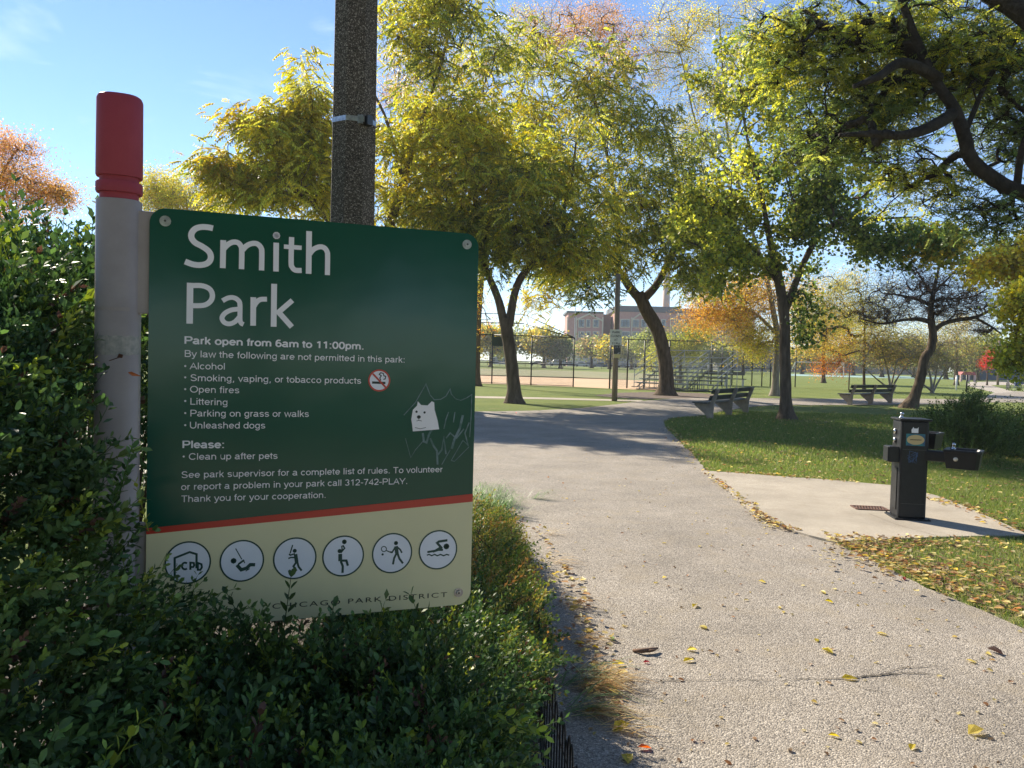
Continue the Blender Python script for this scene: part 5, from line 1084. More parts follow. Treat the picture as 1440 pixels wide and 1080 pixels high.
tree('leaning_tree', 'large yellow-green tree with curved leaning trunk behind the wooden pole', 'tree', Yb(935, 556),
     [[(936, 556, 0, .40), (937, 530, 0, .36), (934, 500, 0, .33), (925, 465, 0, .33), (911, 440, 0, .32), (902, 422, 0, .30), (897, 412, 0, .27)], [(898, 418, 0, .24), (884, 402, 0, .20), (870, 380, 0, .17), (840, 330, 0, .13), (790, 275, 0, .12), (740, 252, -1, .13), (690, 246, -2, .14), (640, 250, -3, .14), (590, 236, -3.5, .13), (552, 240, -4, .10)],
      [(905, 420, 0, .22), (920, 405, 0, .19), (932, 385, 0, .17), (950, 340, 0, .13), (955, 260, 0, .08), (930, 160, 0, .05)], [(870, 375, 0, .14), (868, 300, 0, .11), (850, 200, 0, .07), (830, 110, 0, .04)]],
     [(830, 130, 80, 75, -1, 1.2, 'yellow+lime+green'), (740, 150, 80, 75, -1, 1.1, 'yellow+lime'), (900, 190, 80, 90, -1, 1.2, 'lime+green'), (850, 290, 110, 90, -1, 1.8, 'green+lime+yellow'), (960, 300, 55, 80, -1, .9, 'green+dark'), (720, 220, 80, 60, -1, .8, 'lime+yellow'), (905, 345, 80, 35, -1, .5, 'lime+green'), (620, 200, 75, 55, -3, .6, 'lime+green'), (600, 290, 60, 45, -3, .5, 'green+lime'), (830, 378, 90, 28, -1, .7, 'green+yellow'), (990, 385, 48, 35, -1, .5, 'green+lime'), (790, 395, 55, 22, 1, .22, 'yellow+lime'), (760, 425, 45, 20, 1, .10, 'yellow+gold'), (832, 408, 32, 20, -1, .2, 'green+dark'), (985, 240, 50, 90, -1, .6, 'lime+green'), (1010, 330, 45, 50, -1, .35, 'green'), (760, 75, 50, 30, 0, .25, 'lime+yellow'), (860, 110, 50, 40, 0, .3, 'yellow+gold')], 900, 16, .38, 'pinnate', 3, .8)
tree('maple_tree', 'green maple with a straight trunk beside the nearer bench', 'tree', Yb(1106, 590),
     [[(1106, 590, 0, .215), (1105, 560, 0, .165), (1104, 500, 0, .155), (1103, 450, 0, .15), (1098, 410, 0, .145), (1090, 370, 0, .12), (1082, 335, 0, .09), (1070, 270, 0, .06), (1050, 190, 0, .04), (1040, 120, 0, .02)],
      [(1103, 440, 0, .12), (1116, 405, 0, .105), (1130, 370, 0, .09), (1150, 335, 0, .08), (1180, 312, 0, .065), (1230, 308, 0, .045), (1290, 305, 0, .02)], [(1165, 322, 0, .05), (1210, 280, 0, .04), (1260, 230, 0, .02)], [(1095, 400, 0, .07), (1060, 350, 0, .05), (1020, 310, 0, .03)]],
     [(1080, 230, 100, 100, 0, 1.2, 'green+lime'), (1000, 300, 60, 70, 0, .7, 'green+lime'), (1170, 250, 90, 90, 0, .9, 'dark+green'), (1250, 340, 95, 34, -.5, .7, 'dark+green'), (1040, 360, 60, 40, 0, .5, 'green+lime'), (1120, 300, 60, 60, 0, .4, 'green+dark'), (1130, 400, 35, 60, 0, .12, 'dark+green'), (1145, 458, 38, 22, .5, .18, 'dark+green'), (1330, 345, 40, 25, -1, .2, 'green+gold'), (1060, 120, 80, 70, 0, .45, 'lime+green')], 400, 19, .23, 'maple', 4, .48)
tree('orange_tree', 'tall orange and gold tree directly behind the maple trunk', 'tree', Yb(1090, 557),
     [[(1090, 557, 0, .22), (1091, 520, 0, .17), (1094, 480, 0, .16), (1088, 440, 0, .14), (1075, 380, 0, .11), (1050, 300, 0, .09), (1025, 200, 0, .07), (1016, 90, 0, .05), (1010, 10, 0, .03)], [(1092, 470, 0, .10), (1060, 440, 0, .07), (1010, 420, 0, .03)], [(1040, 260, 0, .07), (985, 190, 0, .05), (960, 90, 0, .03), (940, 20, 0, .02)], [(1030, 200, 0, .06), (1060, 120, 0, .04), (1075, 30, 0, .02)]],
     [(1035, 430, 58, 45, 0, 1.1, 'orange+gold'), (985, 440, 25, 35, 0, .3, 'orange'), (1060, 480, 35, 28, 0, .4, 'gold+lime'), (1000, 120, 75, 100, 0, .8, 'gold+lime+yellow'), (1050, 50, 70, 60, 0, .4, 'gold+lime'), (960, 220, 50, 60, 0, .5, 'lime+yellow'), (950, 60, 50, 60, 0, .5, 'yellow+gold'), (1080, 400, 50, 40, 1, .4, 'gold+orange')], 480, 22, .32, 'small', 5, .95, bark=BARK2, tip=.012)
# near honey locust overhead; its trunk stands outside the picture
tree('locust_tree', 'dark overhanging locust limbs with feathery green leaves at the upper right', 'tree', 10.5,
     [[(1760, 700, 0, .34), (1745, 560, 0, .3), (1700, 420, 0, .26), (1600, 330, 0, .2), (1500, 290, 0, .16), (1430, 268, 0, .10), (1392, 248, 0, .095), (1365, 222, 0, .09), (1356, 190, 0, .085), (1340, 150, 0, .075), (1318, 118, 0, .065), (1290, 60, 0, .06), (1260, -20, 0, .04)],
      [(1340, 160, 0, .085), (1310, 178, -.2, .075), (1270, 190, -.3, .06), (1225, 188, -.3, .045), (1180, 190, -.3, .025)], [(1320, 110, 0, .08), (1270, 88, -.3, .065), (1235, 108, -.5, .05), (1200, 122, -.5, .03)], [(1700, 420, 0, .2), (1620, 230, -.5, .18), (1530, 110, -.5, .16), (1445, 25, -.5, .13), (1400, -5, -.5, .12), (1340, -40, -.5, .1)],
      [(1356, 190, 0, .04), (1400, 95, .3, .03), (1460, 60, .3, .02)], [(1430, 262, 0, .05), (1440, 200, -.2, .04), (1470, 150, -.2, .03)]],
     [(1330, 60, 120, 75, .5, 1.5, 'locust+lime'), (1190, 70, 90, 80, .9, 1.0, 'lime+green'), (1250, 150, 90, 55, .9, .7, 'locust+lime'), (1410, 120, 70, 80, .9, .9, 'locust'), (1300, 250, 80, 45, .8, .5, 'lime+green'), (1425, 200, 45, 40, .8, .3, 'locust'), (1180, 180, 70, 60, .8, .5, 'locust+green'), (1390, 300, 55, 30, .3, .25, 'locust'), (1110, 60, 60, 60, 1, .45, 'locust+lime')], 560, 12, .20, 'locust', 6, .36, tip=.009, twigs=6, bark=BARKD)
tree('gnarled_tree', 'gnarled leaning tree with nearly bare dark branches behind the fountain', 'tree', Yb(1279, 574),
     [[(1279, 574, 0, .27), (1287, 555, 0, .20), (1295, 530, 0, .185), (1300, 505, 0, .175), (1309, 490, 0, .165), (1312, 470, 0, .15), (1310, 455, 0, .14), (1309, 435, 0, .11), (1312, 415, 0, .09), (1316, 395, 0, .06), (1322, 370, 0, .04)],
      [(1311, 468, 0, .11), (1325, 456, 0, .09), (1345, 450, 0, .08), (1372, 446, 0, .07), (1395, 435, 0, .045), (1412, 425, 0, .02)], [(1372, 447, 0, .05), (1395, 460, 0, .04), (1408, 470, 0, .02)],
      [(1309, 453, 0, .10), (1292, 449, 0, .08), (1270, 450, 0, .06), (1240, 455, 0, .045), (1210, 448, 0, .02)], [(1310, 430, 0, .08), (1292, 422, 0, .06), (1265, 415, 0, .04), (1240, 412, 0, .02)], [(1310, 425, 0, .07), (1330, 420, 0, .05), (1365, 418, 0, .03), (1390, 405, 0, .02)], [(1311, 415, 0, .05), (1298, 395, 0, .04), (1285, 375, 0, .02)], [(1313, 410, 0, .05), (1335, 390, 0, .035), (1350, 372, 0, .02)]],
     [(1310, 395, 75, 40, 0, 1, 'rust'), (1240, 440, 45, 22, 0, .5, 'rust+brown'), (1375, 430, 40, 25, 0, .4, 'rust'), (1330, 440, 30, 14, 0, .3, 'rust+orange'), (1390, 468, 22, 10, 0, .15, 'rust'), (1310, 420, 90, 30, 0, .6, 'rust')], 460, 1, .15, 'small', 7, .75, tip=.009, twigs=6, leafless=True)
tree('golden_tree', 'small golden tree behind the far bench', 'tree', Yb(1215, 549),
     [[(1215, 549, 0, .10), (1215, 510, 0, .09), (1216, 470, 0, .07), (1214, 430, 0, .04)]],
     [(1165, 430, 50, 42, 0, .9, 'gold+olive'), (1225, 445, 50, 45, 0, .9, 'gold+lime'), (1190, 480, 60, 22, 0, .6, 'gold+orange'), (1180, 392, 62, 26, 0, .4, 'gold+olive'), (1135, 480, 22, 22, 0, .3, 'gold'), (1172, 513, 22, 9, -1, .12, 'flame'), (1155, 518, 8, 6, -1, .04, 'flame'), (1255, 498, 18, 10, 0, .07, 'orange'), (1120, 440, 28, 32, 0, .3, 'gold+olive'), (1240, 480, 30, 20, 0, .3, 'lime+gold')], 330, 18, .36, 'small', 8, 1.1, tip=.012)
for k_, (px, py, lab, sd) in enumerate(((1252, 550.5, 'many-stemmed pale-barked small tree behind the right end of the far bench', 21), (1311, 553, 'small many-stemmed tree with thinning brown leaves right of the gnarled trunk', 22))):
    st = [[(px, py, 0, .10), (px - 2, py - 20, 0, .07), (px - 8, py - 45, 0, .05), (px - 14, py - 65, 0, .02)], [(px + 1, py - 2, 0, .08), (px + 12, py - 22, .3, .055), (px + 26, py - 40, .3, .04), (px + 34, py - 62, .3, .02)], [(px - 2, py - 4, 0, .07), (px - 22, py - 20, -.2, .045), (px - 38, py - 34, -.2, .03), (px - 50, py - 40, 0, .015)], [(px, py - 3, .2, .07), (px + 6, py - 30, .4, .05), (px + 10, py - 60, .4, .02)]]
    tree('multi_stem_tree', lab, 'tree', Yb(px, py), st, [(px, py - 58, 52, 28, 0, 1, 'brown+olive'), (px + 35, py - 48, 30, 25, 0, .4, 'olive+brown'), (px - 30, py - 55, 30, 22, 0, .4, 'brown+gold')], 110, 9, .34, 'small', sd, 1.0, bark=BARK2, tip=.014, twigs=4)
tree('yellow_tree', 'bright yellow tree reaching in at the right edge beyond the gnarled tree', 'tree', 30,
     [[(1530, 590, 0, .25), (1525, 500, 0, .2), (1510, 420, 0, .16), (1480, 360, 0, .1), (1440, 320, 0, .05)]], [(1412, 368, 38, 26, 0, 1, 'yellow+gold'), (1480, 350, 60, 55, 0, 1, 'yellow'), (1382, 385, 20, 12, 0, .2, 'yellow'), (1450, 400, 30, 25, 0, .3, 'lime+yellow')], 150, 14, .28, 'maple', 11, .6)
tree('bright_green_tree', 'bright yellow-green drooping foliage at the right edge above the bicycles', 'tree', 24,
     [[(1560, 600, 0, .25), (1550, 500, 0, .2), (1530, 430, 0, .15), (1490, 400, 0, .08), (1450, 400, 0, .04)]], [(1436, 430, 22, 38, 0, .9, 'lime+yellow'), (1438, 490, 22, 34, 0, 1, 'lime'), (1418, 508, 12, 14, 0, .3, 'lime'), (1490, 470, 45, 60, 0, .9, 'lime+green')], 150, 14, .24, 'maple', 12, .4)
tree('red_bush_tree', 'small vivid red tree beside the brown pole', 'tree', 88, [[(1388, 541, 0, .08), (1389, 520, 0, .06), (1391, 505, 0, .03)]], [(1392, 505, 14, 9, 0, 1, 'red'), (1383, 512, 8, 6, 0, .4, 'red'), (1400, 498, 8, 6, 0, .3, 'red')], 36, 16, .35, 'small', 13, .6)
tree('far_orange_tree', 'tall pinkish-orange tree rising behind the yellow-green crowns', 'tree', 44,
     [[(669, 545, 0, .25), (671, 480, 0, .2), (676, 400, 0, .18), (690, 300, 0, .15), (710, 200, 0, .1), (740, 110, 0, .06), (760, 60, 0, .03)], [(690, 290, 0, .1), (620, 200, 0, .07), (560, 130, 0, .03)], [(700, 230, 0, .1), (790, 140, 0, .06), (850, 80, 0, .03)]],
     [(820, 50, 70, 38, 1, 1.1, 'pink+orange'), (900, 75, 35, 50, 1, .45, 'pink+orange'), (560, 130, 50, 55, 1, .7, 'pink+gold'), (750, 50, 50, 35, 1, .5, 'pink+lime'), (640, 110, 60, 50, 1, .5, 'orange+lime'), (677, 440, 14, 40, -2, .12, 'flame+gold'), (668, 400, 20, 30, -2, .1, 'lime+gold')], 300, 22, .30, 'small', 14, 1.0, tip=.012)
tree('pink_orange_tree', 'feathery orange-pink tree above the bush at the left edge', 'tree', 26,
     [[(-60, 600, 0, .25), (-55, 450, 0, .2), (-40, 350, 0, .14), (-10, 270, 0, .07), (20, 215, 0, .03)], [(-40, 350, 0, .08), (20, 300, 0, .05), (70, 270, 0, .02)]],
     [(0, 260, 55, 60, 0, 1, 'orange+pink+orange'), (60, 275, 45, 26, 0, .45, 'orange+pink'), (-40, 230, 50, 60, 0, .6, 'pink'), (25, 215, 28, 24, 0, .25, 'pink'), (90, 272, 14, 8, 0, .06, 'orange')], 190, 24, .25, 'small', 15, .6)
tree('olive_tree', 'rounded olive-green tree behind the top left corner of the sign', 'tree', 48, [[(270, 560, 0, .25), (268, 450, 0, .2), (265, 350, 0, .12), (262, 280, 0, .05)]], [(250, 285, 58, 40, 0, 1, 'lime+gold'), (225, 268, 28, 25, 0, .3, 'lime+gold'), (300, 300, 40, 40, 0, .5, 'olive+gold')], 190, 24, .42, 'small', 16, 1.0)
tree('fresh_green_tree', 'small fresh green tree behind the bleachers and leaning trunk', 'tree', 62, [[(957, 538, 0, .12), (957, 510, 0, .1), (960, 480, 0, .05)]], [(955, 485, 32, 28, 0, 1, 'green+lime'), (985, 470, 22, 22, 0, .4, 'green'), (935, 498, 20, 20, 0, .4, 'green+lime'), (905, 505, 16, 12, 0, .2, 'lime')], 110, 18, .5, 'small', 17, .9)
tree('amber_tree', 'amber and gold tree filling the gap between the maple trunk and the gnarled tree', 'tree', 78, [[(1158, 540, 0, .2), (1158, 500, 0, .16), (1160, 440, 0, .08)]], [(1150, 450, 48, 44, 0, 1, 'gold+orange'), (1190, 470, 40, 32, 0, .6, 'gold+lime'), (1135, 420, 26, 24, 0, .25, 'orange+gold')], 170, 18, .55, 'small', 41, 1.5, tip=.015)
tree('bronze_tree', 'dull bronze tree behind the gnarled tree and right of the golden one', 'tree', 85, [[(1345, 538, 0, .2), (1345, 510, 0, .15), (1346, 470, 0, .08)]], [(1345, 470, 42, 34, 0, 1, 'brown+olive+gold'), (1290, 480, 34, 26, 0, .6, 'olive+gold')], 130, 16, .55, 'small', 42, 1.5, tip=.015)
# far tree line, each tree its own
ft = [(690, 458, 22, 150, 'olive+gold'), (725, 465, 30, 170, 'olive'), (765, 462, 24, 160, 'olive+gold'), (788, 478, 10, 160, 'dark+olive'), (832, 474, 17, 190, 'olive+brown'), (857, 478, 11, 175, 'gold+olive'), (888, 480, 18, 185, 'olive'), (915, 472, 20, 170, 'olive+green'), (1000, 490, 20, 150, 'olive'), (1045, 492, 24, 165, 'olive+gold'), (1128, 496, 20, 170, 'gold+olive'), (1160, 488, 24, 180, 'olive'), (1200, 492, 26, 170, 'olive+dark'), (1240, 490, 26, 150, 'olive+brown'), (1285, 486, 28, 160, 'dark+olive'), (1330, 484, 26, 140, 'olive+brown'), (1375, 478, 26, 130, 'olive+green'), (1425, 485, 30, 150, 'olive'), (650, 470, 22, 165, 'olive+gold')]
desc = ['behind the left of the backstop', 'behind the forked trunk', 'left of the brick building', 'dark and conical at the building corner', 'in front of the brick building, thin and round', 'just left of the closing notice, yellowish', 'right of the wooden pole', 'behind the leaning trunk', 'behind the right bleacher', 'behind the chain link fence', 'right of the maple trunk, golden', 'above the left goal post', 'above the right goal post', 'behind the many-stemmed tree', 'behind the gnarled trunk', 'right of the gnarled trunk', 'above the slatted fence', 'at the right edge behind the bicycles', 'furthest left beside the sign edge']
for i, ((px, pyt, rx, Y, pal), ds) in enumerate(zip(ft, desc)):
    hy = 505 + (px - 720) * .0253; cyc = (pyt + hy - 4) / 2
    tree('distant_tree', 'hazy distant tree ' + ds, 'tree', Y, [[(px, hy + CAM_H / Y * FPX, 0, .35), (px, hy - 10, 0, .25), (px, cyc, 0, .12)]], [(px, cyc - 2, rx, (hy - pyt) * .42, 0, 1, pal, 5.0), (px + rx * .4, cyc + 3, rx * .8, (hy - pyt) * .34, 0, .5, pal, 5.0), (px - rx * .7, cyc + 4, rx * .5, (hy - pyt) * .3, 0, .3, pal, 4.0)], 75, 12, .95, 'far', 100 + i, 1.6, group='distant trees beyond the fields', tip=.04, trunk_n=8)

# unseen trees added behind the viewer for the glossy panel to reflect
# (out of view; they keep open sky out of the panel's reflection)
for i, (x, y, h, pal) in enumerate(((-8.5, -9, 4.5, 'dark+green'), (-3.0, -9.2, 5.5, 'dark+olive'), (3.5, -9, 5, 'green+olive'), (10, -9, 6, 'dark'))):
    r2 = np.random.default_rng(200 + i); root = tag(empty('street_tree', (x, y, 0)), ['shady tree behind the viewer, mirrored in the left of the panel', 'tall shady tree behind the viewer, mirrored mid panel', 'olive tree behind the viewer, mirrored in the right of the panel', 'dark tree far behind the viewer to the right'][i], 'tree')
    MB().tube([(0, 0, -.1), (.1, 0, h * .5), (0, .1, h)], [.25, .2, .1], 10).build('trunk', BARK, root, smooth=True)
    n = 2600; u = r2.normal(0, 1, (n, 3)); u /= np.linalg.norm(u, axis=1, keepdims=True); u *= r2.random((n, 1)) ** .5; P = u * np.array([3.4, 3, h * .62]) + np.array([0, 0, h * 1.08]); P[:, 2] = np.maximum(P[:, 2], .5)
    V, F, C = scatter(TPL['far'][0], P, rotmats(r2.uniform(0, 6.28, n), r2.normal(0, .5, n), r2.normal(0, .5, n)), r2.uniform(.5, .8, n), pal_cols(pal, n, r2)); tag(npmesh('crown', V, F, LEAF, root, C), kind='stuff')

# =================================================================== BUSHES ON THE RIGHT
def bush(name, label, blobs, n, size, pal, kind, seed, cat='bush'):
    r2 = np.random.default_rng(seed); P = []; c0 = None
    for px, py, Y, sx, sy, sz, wt in blobs:
        c = np.array(at(px, py, Y)); c0 = c if c0 is None else c0; k = int(n * wt); u = r2.normal(0, 1, (k, 3)); u /= np.linalg.norm(u, axis=1, keepdims=True); u *= r2.random((k, 1)) ** .4; P.append(c + u * np.array([sx, sy, sz]))
    P = np.concatenate(P); P[:, 2] = np.abs(P[:, 2]) + .03; root = tag(empty(name, (c0[0], c0[1], 0)), label, cat); b0 = np.array(root.location); n = len(P)
    ty = r2.integers(0, len(TPL[kind]), n) if kind != 'sprig' else r2.integers(0, len(SPR), n); T = TPL[kind] if kind != 'sprig' else SPR; parts = []
    out_ = P - np.array([c0[0], c0[1], .3]); az = np.arctan2(out_[:, 1], out_[:, 0]) + r2.normal(0, .6, n); M = rotmats(az, r2.uniform(.1, 1.0, n), np.zeros(n)); C = pal_cols(pal, n, r2); S = size * r2.uniform(.7, 1.3, n)
    for t in range(len(T)):
        k = ty == t; parts.append(scatter(T[t], P[k] - b0, M[k], S[k], C[k]))
    V, F, C = join(parts); tag(npmesh('foliage', V, F, HLEAF, root, C), kind='stuff')
    st = MB()
    for i in range(14):
        e = P[r2.integers(0, n)] - b0; st.tube([(e[0] * .2, e[1] * .2, 0), (e[0] * .6, e[1] * .6, e[2] * .6), tuple(e)], [.012, .009, .005], 5)
    st.build('stems', TWIG, root)['kind'] = 'stuff'; return root
bush('leafy_bush', 'dark leafy bush behind the fountain arm', [(1350, 612, 13.2, .55, .5, .42, .5), (1362, 580, 13.2, .28, .3, .28, .2), (1400, 625, 12.8, .5, .5, .35, .3), (1318, 605, 13.8, .35, .4, .3, .15)], 900, .24, 'dark', 'sprig', 31)
bush('evergreen_bush', 'soft dark green evergreen shrub at the right edge behind the fountain', [(1430, 610, 14.0, .8, .6, .48, .7), (1500, 600, 14.0, .8, .6, .5, .4), (1400, 600, 14.4, .3, .4, .3, .15)], 3000, .16, 'dark', 'small', 32)

# =================================================================== GRASS AND LEAVES ON THE GROUND
PATHP = [(p[0], p[1]) for p in path_pts]; PADP = [(p[0], p[1]) for p in pad]
def lawn_points(n, Y0, Y1, seed, pw=1.0):
    r2 = np.random.default_rng(seed); y = Y0 + (Y1 - Y0) * r2.random(n) ** pw; x = (r2.random(n) * .82 - .1) * y + .0
    k = ~inpoly(x, y, PATHP) & ~inpoly(x, y, PADP) & (x > -.2 + y * .15); return x[k], y[k], r2
def grass(name, label, x, y, r2, h, w_):
    n = len(x); az = r2.uniform(0, 6.28, n); hh = h * r2.uniform(.5, 1.3, n); lean = r2.normal(0, .4, (n, 2)) * hh[:, None]
    ca, sa = np.cos(az) * w_ * r2.uniform(.6, 1.3, n), np.sin(az) * w_; V = np.zeros((n, 3, 3)); V[:, 0] = np.stack([x - ca, y - sa, 0 * x], 1); V[:, 1] = np.stack([x + ca, y + sa, 0 * x], 1); V[:, 2] = np.stack([x + lean[:, 0], y + lean[:, 1], hh], 1)
    c = np.array([(.12, .18, .04), (.18, .24, .055), (.10, .15, .035), (.30, .28, .11)])[r2.integers(0, 4, n)] * r2.uniform(.8, 1.25, (n, 1)); C = np.repeat(c, 3, 0)
    F = np.arange(3 * n).reshape(n, 3); return tag(npmesh(name, V.reshape(-1, 3), F, LEAF, None, C), label, kind='stuff')
x, y, r2 = lawn_points(320000, 4.2, 12, 51, .8); grass('grass', 'short lawn grass by the pad and the path', x, y, r2, .045, .003)
x, y, r2 = lawn_points(180000, 12, 26, 52, 1.0); grass('grass', 'lawn grass round the benches and trees', x, y, r2, .06, .006)
def t_dead(seed):
    r2 = np.random.default_rng(seed); c = r2.uniform(.1, .35); w_ = r2.uniform(.28, .45)
    v = np.array([[-.5, 0, .02], [-.2, w_ * .8, c], [.2, w_ * .7, c * .8], [.55, 0, .08], [.2, -w_ * .7, c], [-.2, -w_ * .8, c * .6]]) * 1.0
    return v, np.array([[0, 3, 2, 1], [0, 5, 4, 3]]), np.array([1, .9, 1.05, 1, .95, 1.1])
DEAD = [t_dead(i) for i in range(6)]
DC = np.array([(.50, .37, .10), (.54, .44, .16), (.40, .26, .12), (.27, .17, .10), (.46, .39, .20), (.34, .17, .08), (.56, .48, .24), (.22, .15, .09)])
def litter(name, label, x, y, z, r2, size, cols=DC):
    n = len(x); P = np.stack([x, y, z + 0 * x], 1); M = rotmats(r2.uniform(0, 6.28, n), r2.normal(0, .18, n), r2.normal(0, .25, n)); C = cols[r2.integers(0, len(cols), n)] * r2.uniform(.7, 1.2, (n, 1)); S = size * r2.uniform(.5, 1.4, n); ty = r2.integers(0, 6, n); parts = []
    for t in range(6):
        k = ty == t; parts.append(scatter(DEAD[t], P[k], M[k], S[k], C[k]))
    V, F, C = join(parts); return tag(npmesh(name, V, F, LEAF, None, C), label, kind='stuff')
x, y, r2 = lawn_points(3000, 4.2, 14, 61, .9); litter('leaf_litter', 'small yellow and brown leaves strewn over the lawn', x, y, .03, r2, .045)
x, y, r2 = lawn_points(2200, 12, 32, 62, 1); litter('leaf_litter', 'pale leaves strewn over the farther lawn', x, y, .04, r2, .055)
# drifts along the edges
r2 = np.random.default_rng(63); ex_, ey_ = [], []
def drift(pts, n, wd):
    P = [gnd(*p) for p in pts]; 
    for _ in range(n):
        i = r2.integers(0, len(P) - 1); t = r2.random(); q = P[i].lerp(P[i + 1], t); ex_.append(q.x + r2.normal(0, wd)); ey_.append(q.y + r2.normal(0, wd))
drift([(1180, 764), (1223, 780), (1270, 800), (1327, 825), (1440, 872)], 420, .10); drift([(1190, 762), (1260, 768), (1330, 768), (1440, 775)], 260, .14); drift([(1240, 790), (1330, 805), (1440, 830)], 500, .30)
drift([(992, 668), (1024, 690), (1062, 722), (1090, 742)], 170, .04); drift([(1300, 700), (1374, 722), (1440, 752)], 160, .10); drift([(1060, 725), (1085, 742), (1120, 750)], 90, .05)
drift([(750, 740), (782, 800), (805, 850), (822, 900), (845, 955), (850, 1010)], 170, .07); drift([(986, 664), (1090, 671), (1200, 680)], 120, .08); drift([(940, 603), (960, 624), (990, 656)], 220, .1)
litter('leaf_drift', 'drift of yellow leaves along the edge of the asphalt', np.array(ex_), np.array(ey_), .035, r2, .046)
# scattered single leaves on the path: each its own object
LM = {}
def leaf_mesh(cn, c, k):
    key = (cn, k)
    if key not in LM:
        v, q, s = DEAD[k]; me = bpy.data.meshes.new('fallen_leaf'); vv = [tuple(a) for a in v]; me.from_pydata(vv, [], [tuple(a) for a in q]); a = me.color_attributes.new('Col', 'FLOAT_COLOR', 'POINT')
        for i in range(6): a.data[i].color = (c[0] * s[i], c[1] * s[i], c[2] * s[i], 1)
        me.materials.append(LEAF); LM[key] = me
    return LM[key]
def drop(px, py, size, cn, c, label, group=None, z=.014, pos=None):
    p = pos or gnd(px, py, z); o = bpy.data.objects.new('fallen_leaf', leaf_mesh(cn, c, random.randrange(6))); COL.objects.link(o); o.location = (p[0], p[1], z + .002); o.rotation_euler = (random.gauss(0, .15), random.gauss(0, .15), random.uniform(0, 6.28)); o.scale = (size, size * random.uniform(.6, 1), size); return tag(o, label, 'leaf', group)
YL, TL, OL, RL, GLf = (.58, .46, .07), (.50, .38, .16), (.42, .20, .07), (.35, .04, .03), (.25, .42, .12)
GRP = 'leaves fallen on the asphalt path'
YLV = [(977, 853, .07, 'pale yellow curved leaf lying in mid path, farthest of the row below the pad'), (989, 883, .06, 'tan-yellow folded leaf lying just below the pale curved one'), (973, 915, .05, 'yellow-green leaf lying at the top of the pair right of the twig'), (968, 930, .06, 'lime yellow curled leaf lying at the bottom of the pair right of the twig'), (1157, 834, .06, 'folded yellow leaf lying above the crack, upper one of a pair'),
 (1166, 847, .05, 'small yellow leaf lying above the crack, lower one of a pair'), (1163, 917, .07, 'large yellow leaf lying between the crack and the folded pair'), (1194, 955, .07, 'long tan-yellow leaf lying right on the asphalt crack'), (1240, 892, .06, 'lone yellow leaf lying right of centre, halfway to the litter edge'), (1148, 901, .05, 'small yellow leaf lying just left of the large one above the crack'),
 (1366, 931, .05, 'small yellow leaf lying near the dark curled leaf'), (1372, 1031, .08, 'crumpled pale yellow leaf lying at the lower right of the path'), (870, 935, .06, 'yellow leaf lying among the straw by the hedge'), (873, 1025, .08, 'large tan-yellow leaf lying at the tip of the lower straw'), (882, 1068, .06, 'yellow leaf lying at the bottom edge by the hedge shadow'),
 (1072, 819, .05, 'yellow leaf lying in mid path above the long crack'), (1043, 766, .04, 'small yellow leaf lying in the path left of the drain pad tip'), (983, 769, .04, 'small yellow leaf lying left of the drift along the pad edge'), (934, 764, .04, 'tiny yellow leaf lying in the middle of the far path'), (897, 720, .04, 'tiny yellow leaf lying in the path, nearer of two in the far middle'),
 (899, 691, .04, 'tiny yellow leaf lying in the path, farther of two in the far middle'), (855, 727, .04, 'tiny yellow leaf lying in the path level with the drain grate'), (803, 815, .05, 'yellow leaf lying near the sunlit side of the hedge'), (820, 816, .05, 'tan-yellow leaf lying just right of another beside the sunlit hedge'), (770, 784, .05, 'yellow leaf lying closest to the sunlit hedge side'),
 (1390, 921, .05, 'rounded yellow leaf lying left of the dark curled leaf'), (1283, 1052, .04, 'small yellow leaf lying near the bottom right of the path'), (1173, 1036, .04, 'small orange-yellow leaf lying near the bottom of the path'), (1096, 855, .04, 'tiny yellow leaf lying below the middle of the path'), (934, 813, .04, 'tiny yellow leaf lying left of middle, upper of two'), (922, 820, .04, 'tiny yellow leaf lying left of middle, lower of two')]
for px, py, s_l, lab in YLV: drop(px, py, s_l * 1.1, 'y' + str(px % 3), [(.58, .46, .07), (.62, .50, .14), (.52, .42, .06)][px % 3], lab, GRP)
drop(837, 911, .05, 'yb', (.7, .5, .03), 'bright yellow leaf lying left of the green one near the hedge'); drop(861, 899, .05, 'g', GLf, 'pale green leaf lying on the asphalt near the hedge tip'); drop(907, 1053, .055, 'r1', (.45, .10, .03), 'orange-red leaf lying near the bottom of the path'); drop(909, 932, .035, 'r2', (.35, .04, .05), 'small dark red leaf lying beside the brown twig'); drop(1270, 815, .06, 'r3', RL, 'dark red leaf lying where the asphalt meets the litter'); drop(726, 581, .12, 'r4', (.6, .04, .03), 'red leaf lying at the far edge of the path near the forked tree')
drop(1400, 918, .09, 'm1', (.09, .05, .04), 'dark curled leaf lying at the right of the path')
r3 = np.random.default_rng(9); n_ = 900; Ys = 2.9 + 15 * r3.random(n_) ** 1.3; Xs = r3.uniform(.2, .8 * Ys + .2); k = inpoly(Xs, Ys, PATHP) & (Xs / Ys < .7) & (Xs > .3)
litter('leaf_scraps', 'tiny scraps of yellow and brown leaf scattered over the asphalt', Xs[k], Ys[k], .016, r3, .024)
mb = MB(); p = gnd(910, 918, .02); mb.tube([p + Vector((-.07, .03, 0)), p + Vector((-.03, 0, .01)), p + Vector((.03, .015, .012)), p + Vector((.065, .045, .01))], [.007, .013, .012, .005], 7); mb.tube([p + Vector((0, 0, .01)), p + Vector((.04, -.01, .02))], [.006, .004], 5)
tag(mb.build('twig', mat('fallen_twig', (.13, .075, .05), .9), smooth=True), 'short brown twig lying on the asphalt near the hedge', 'twig')
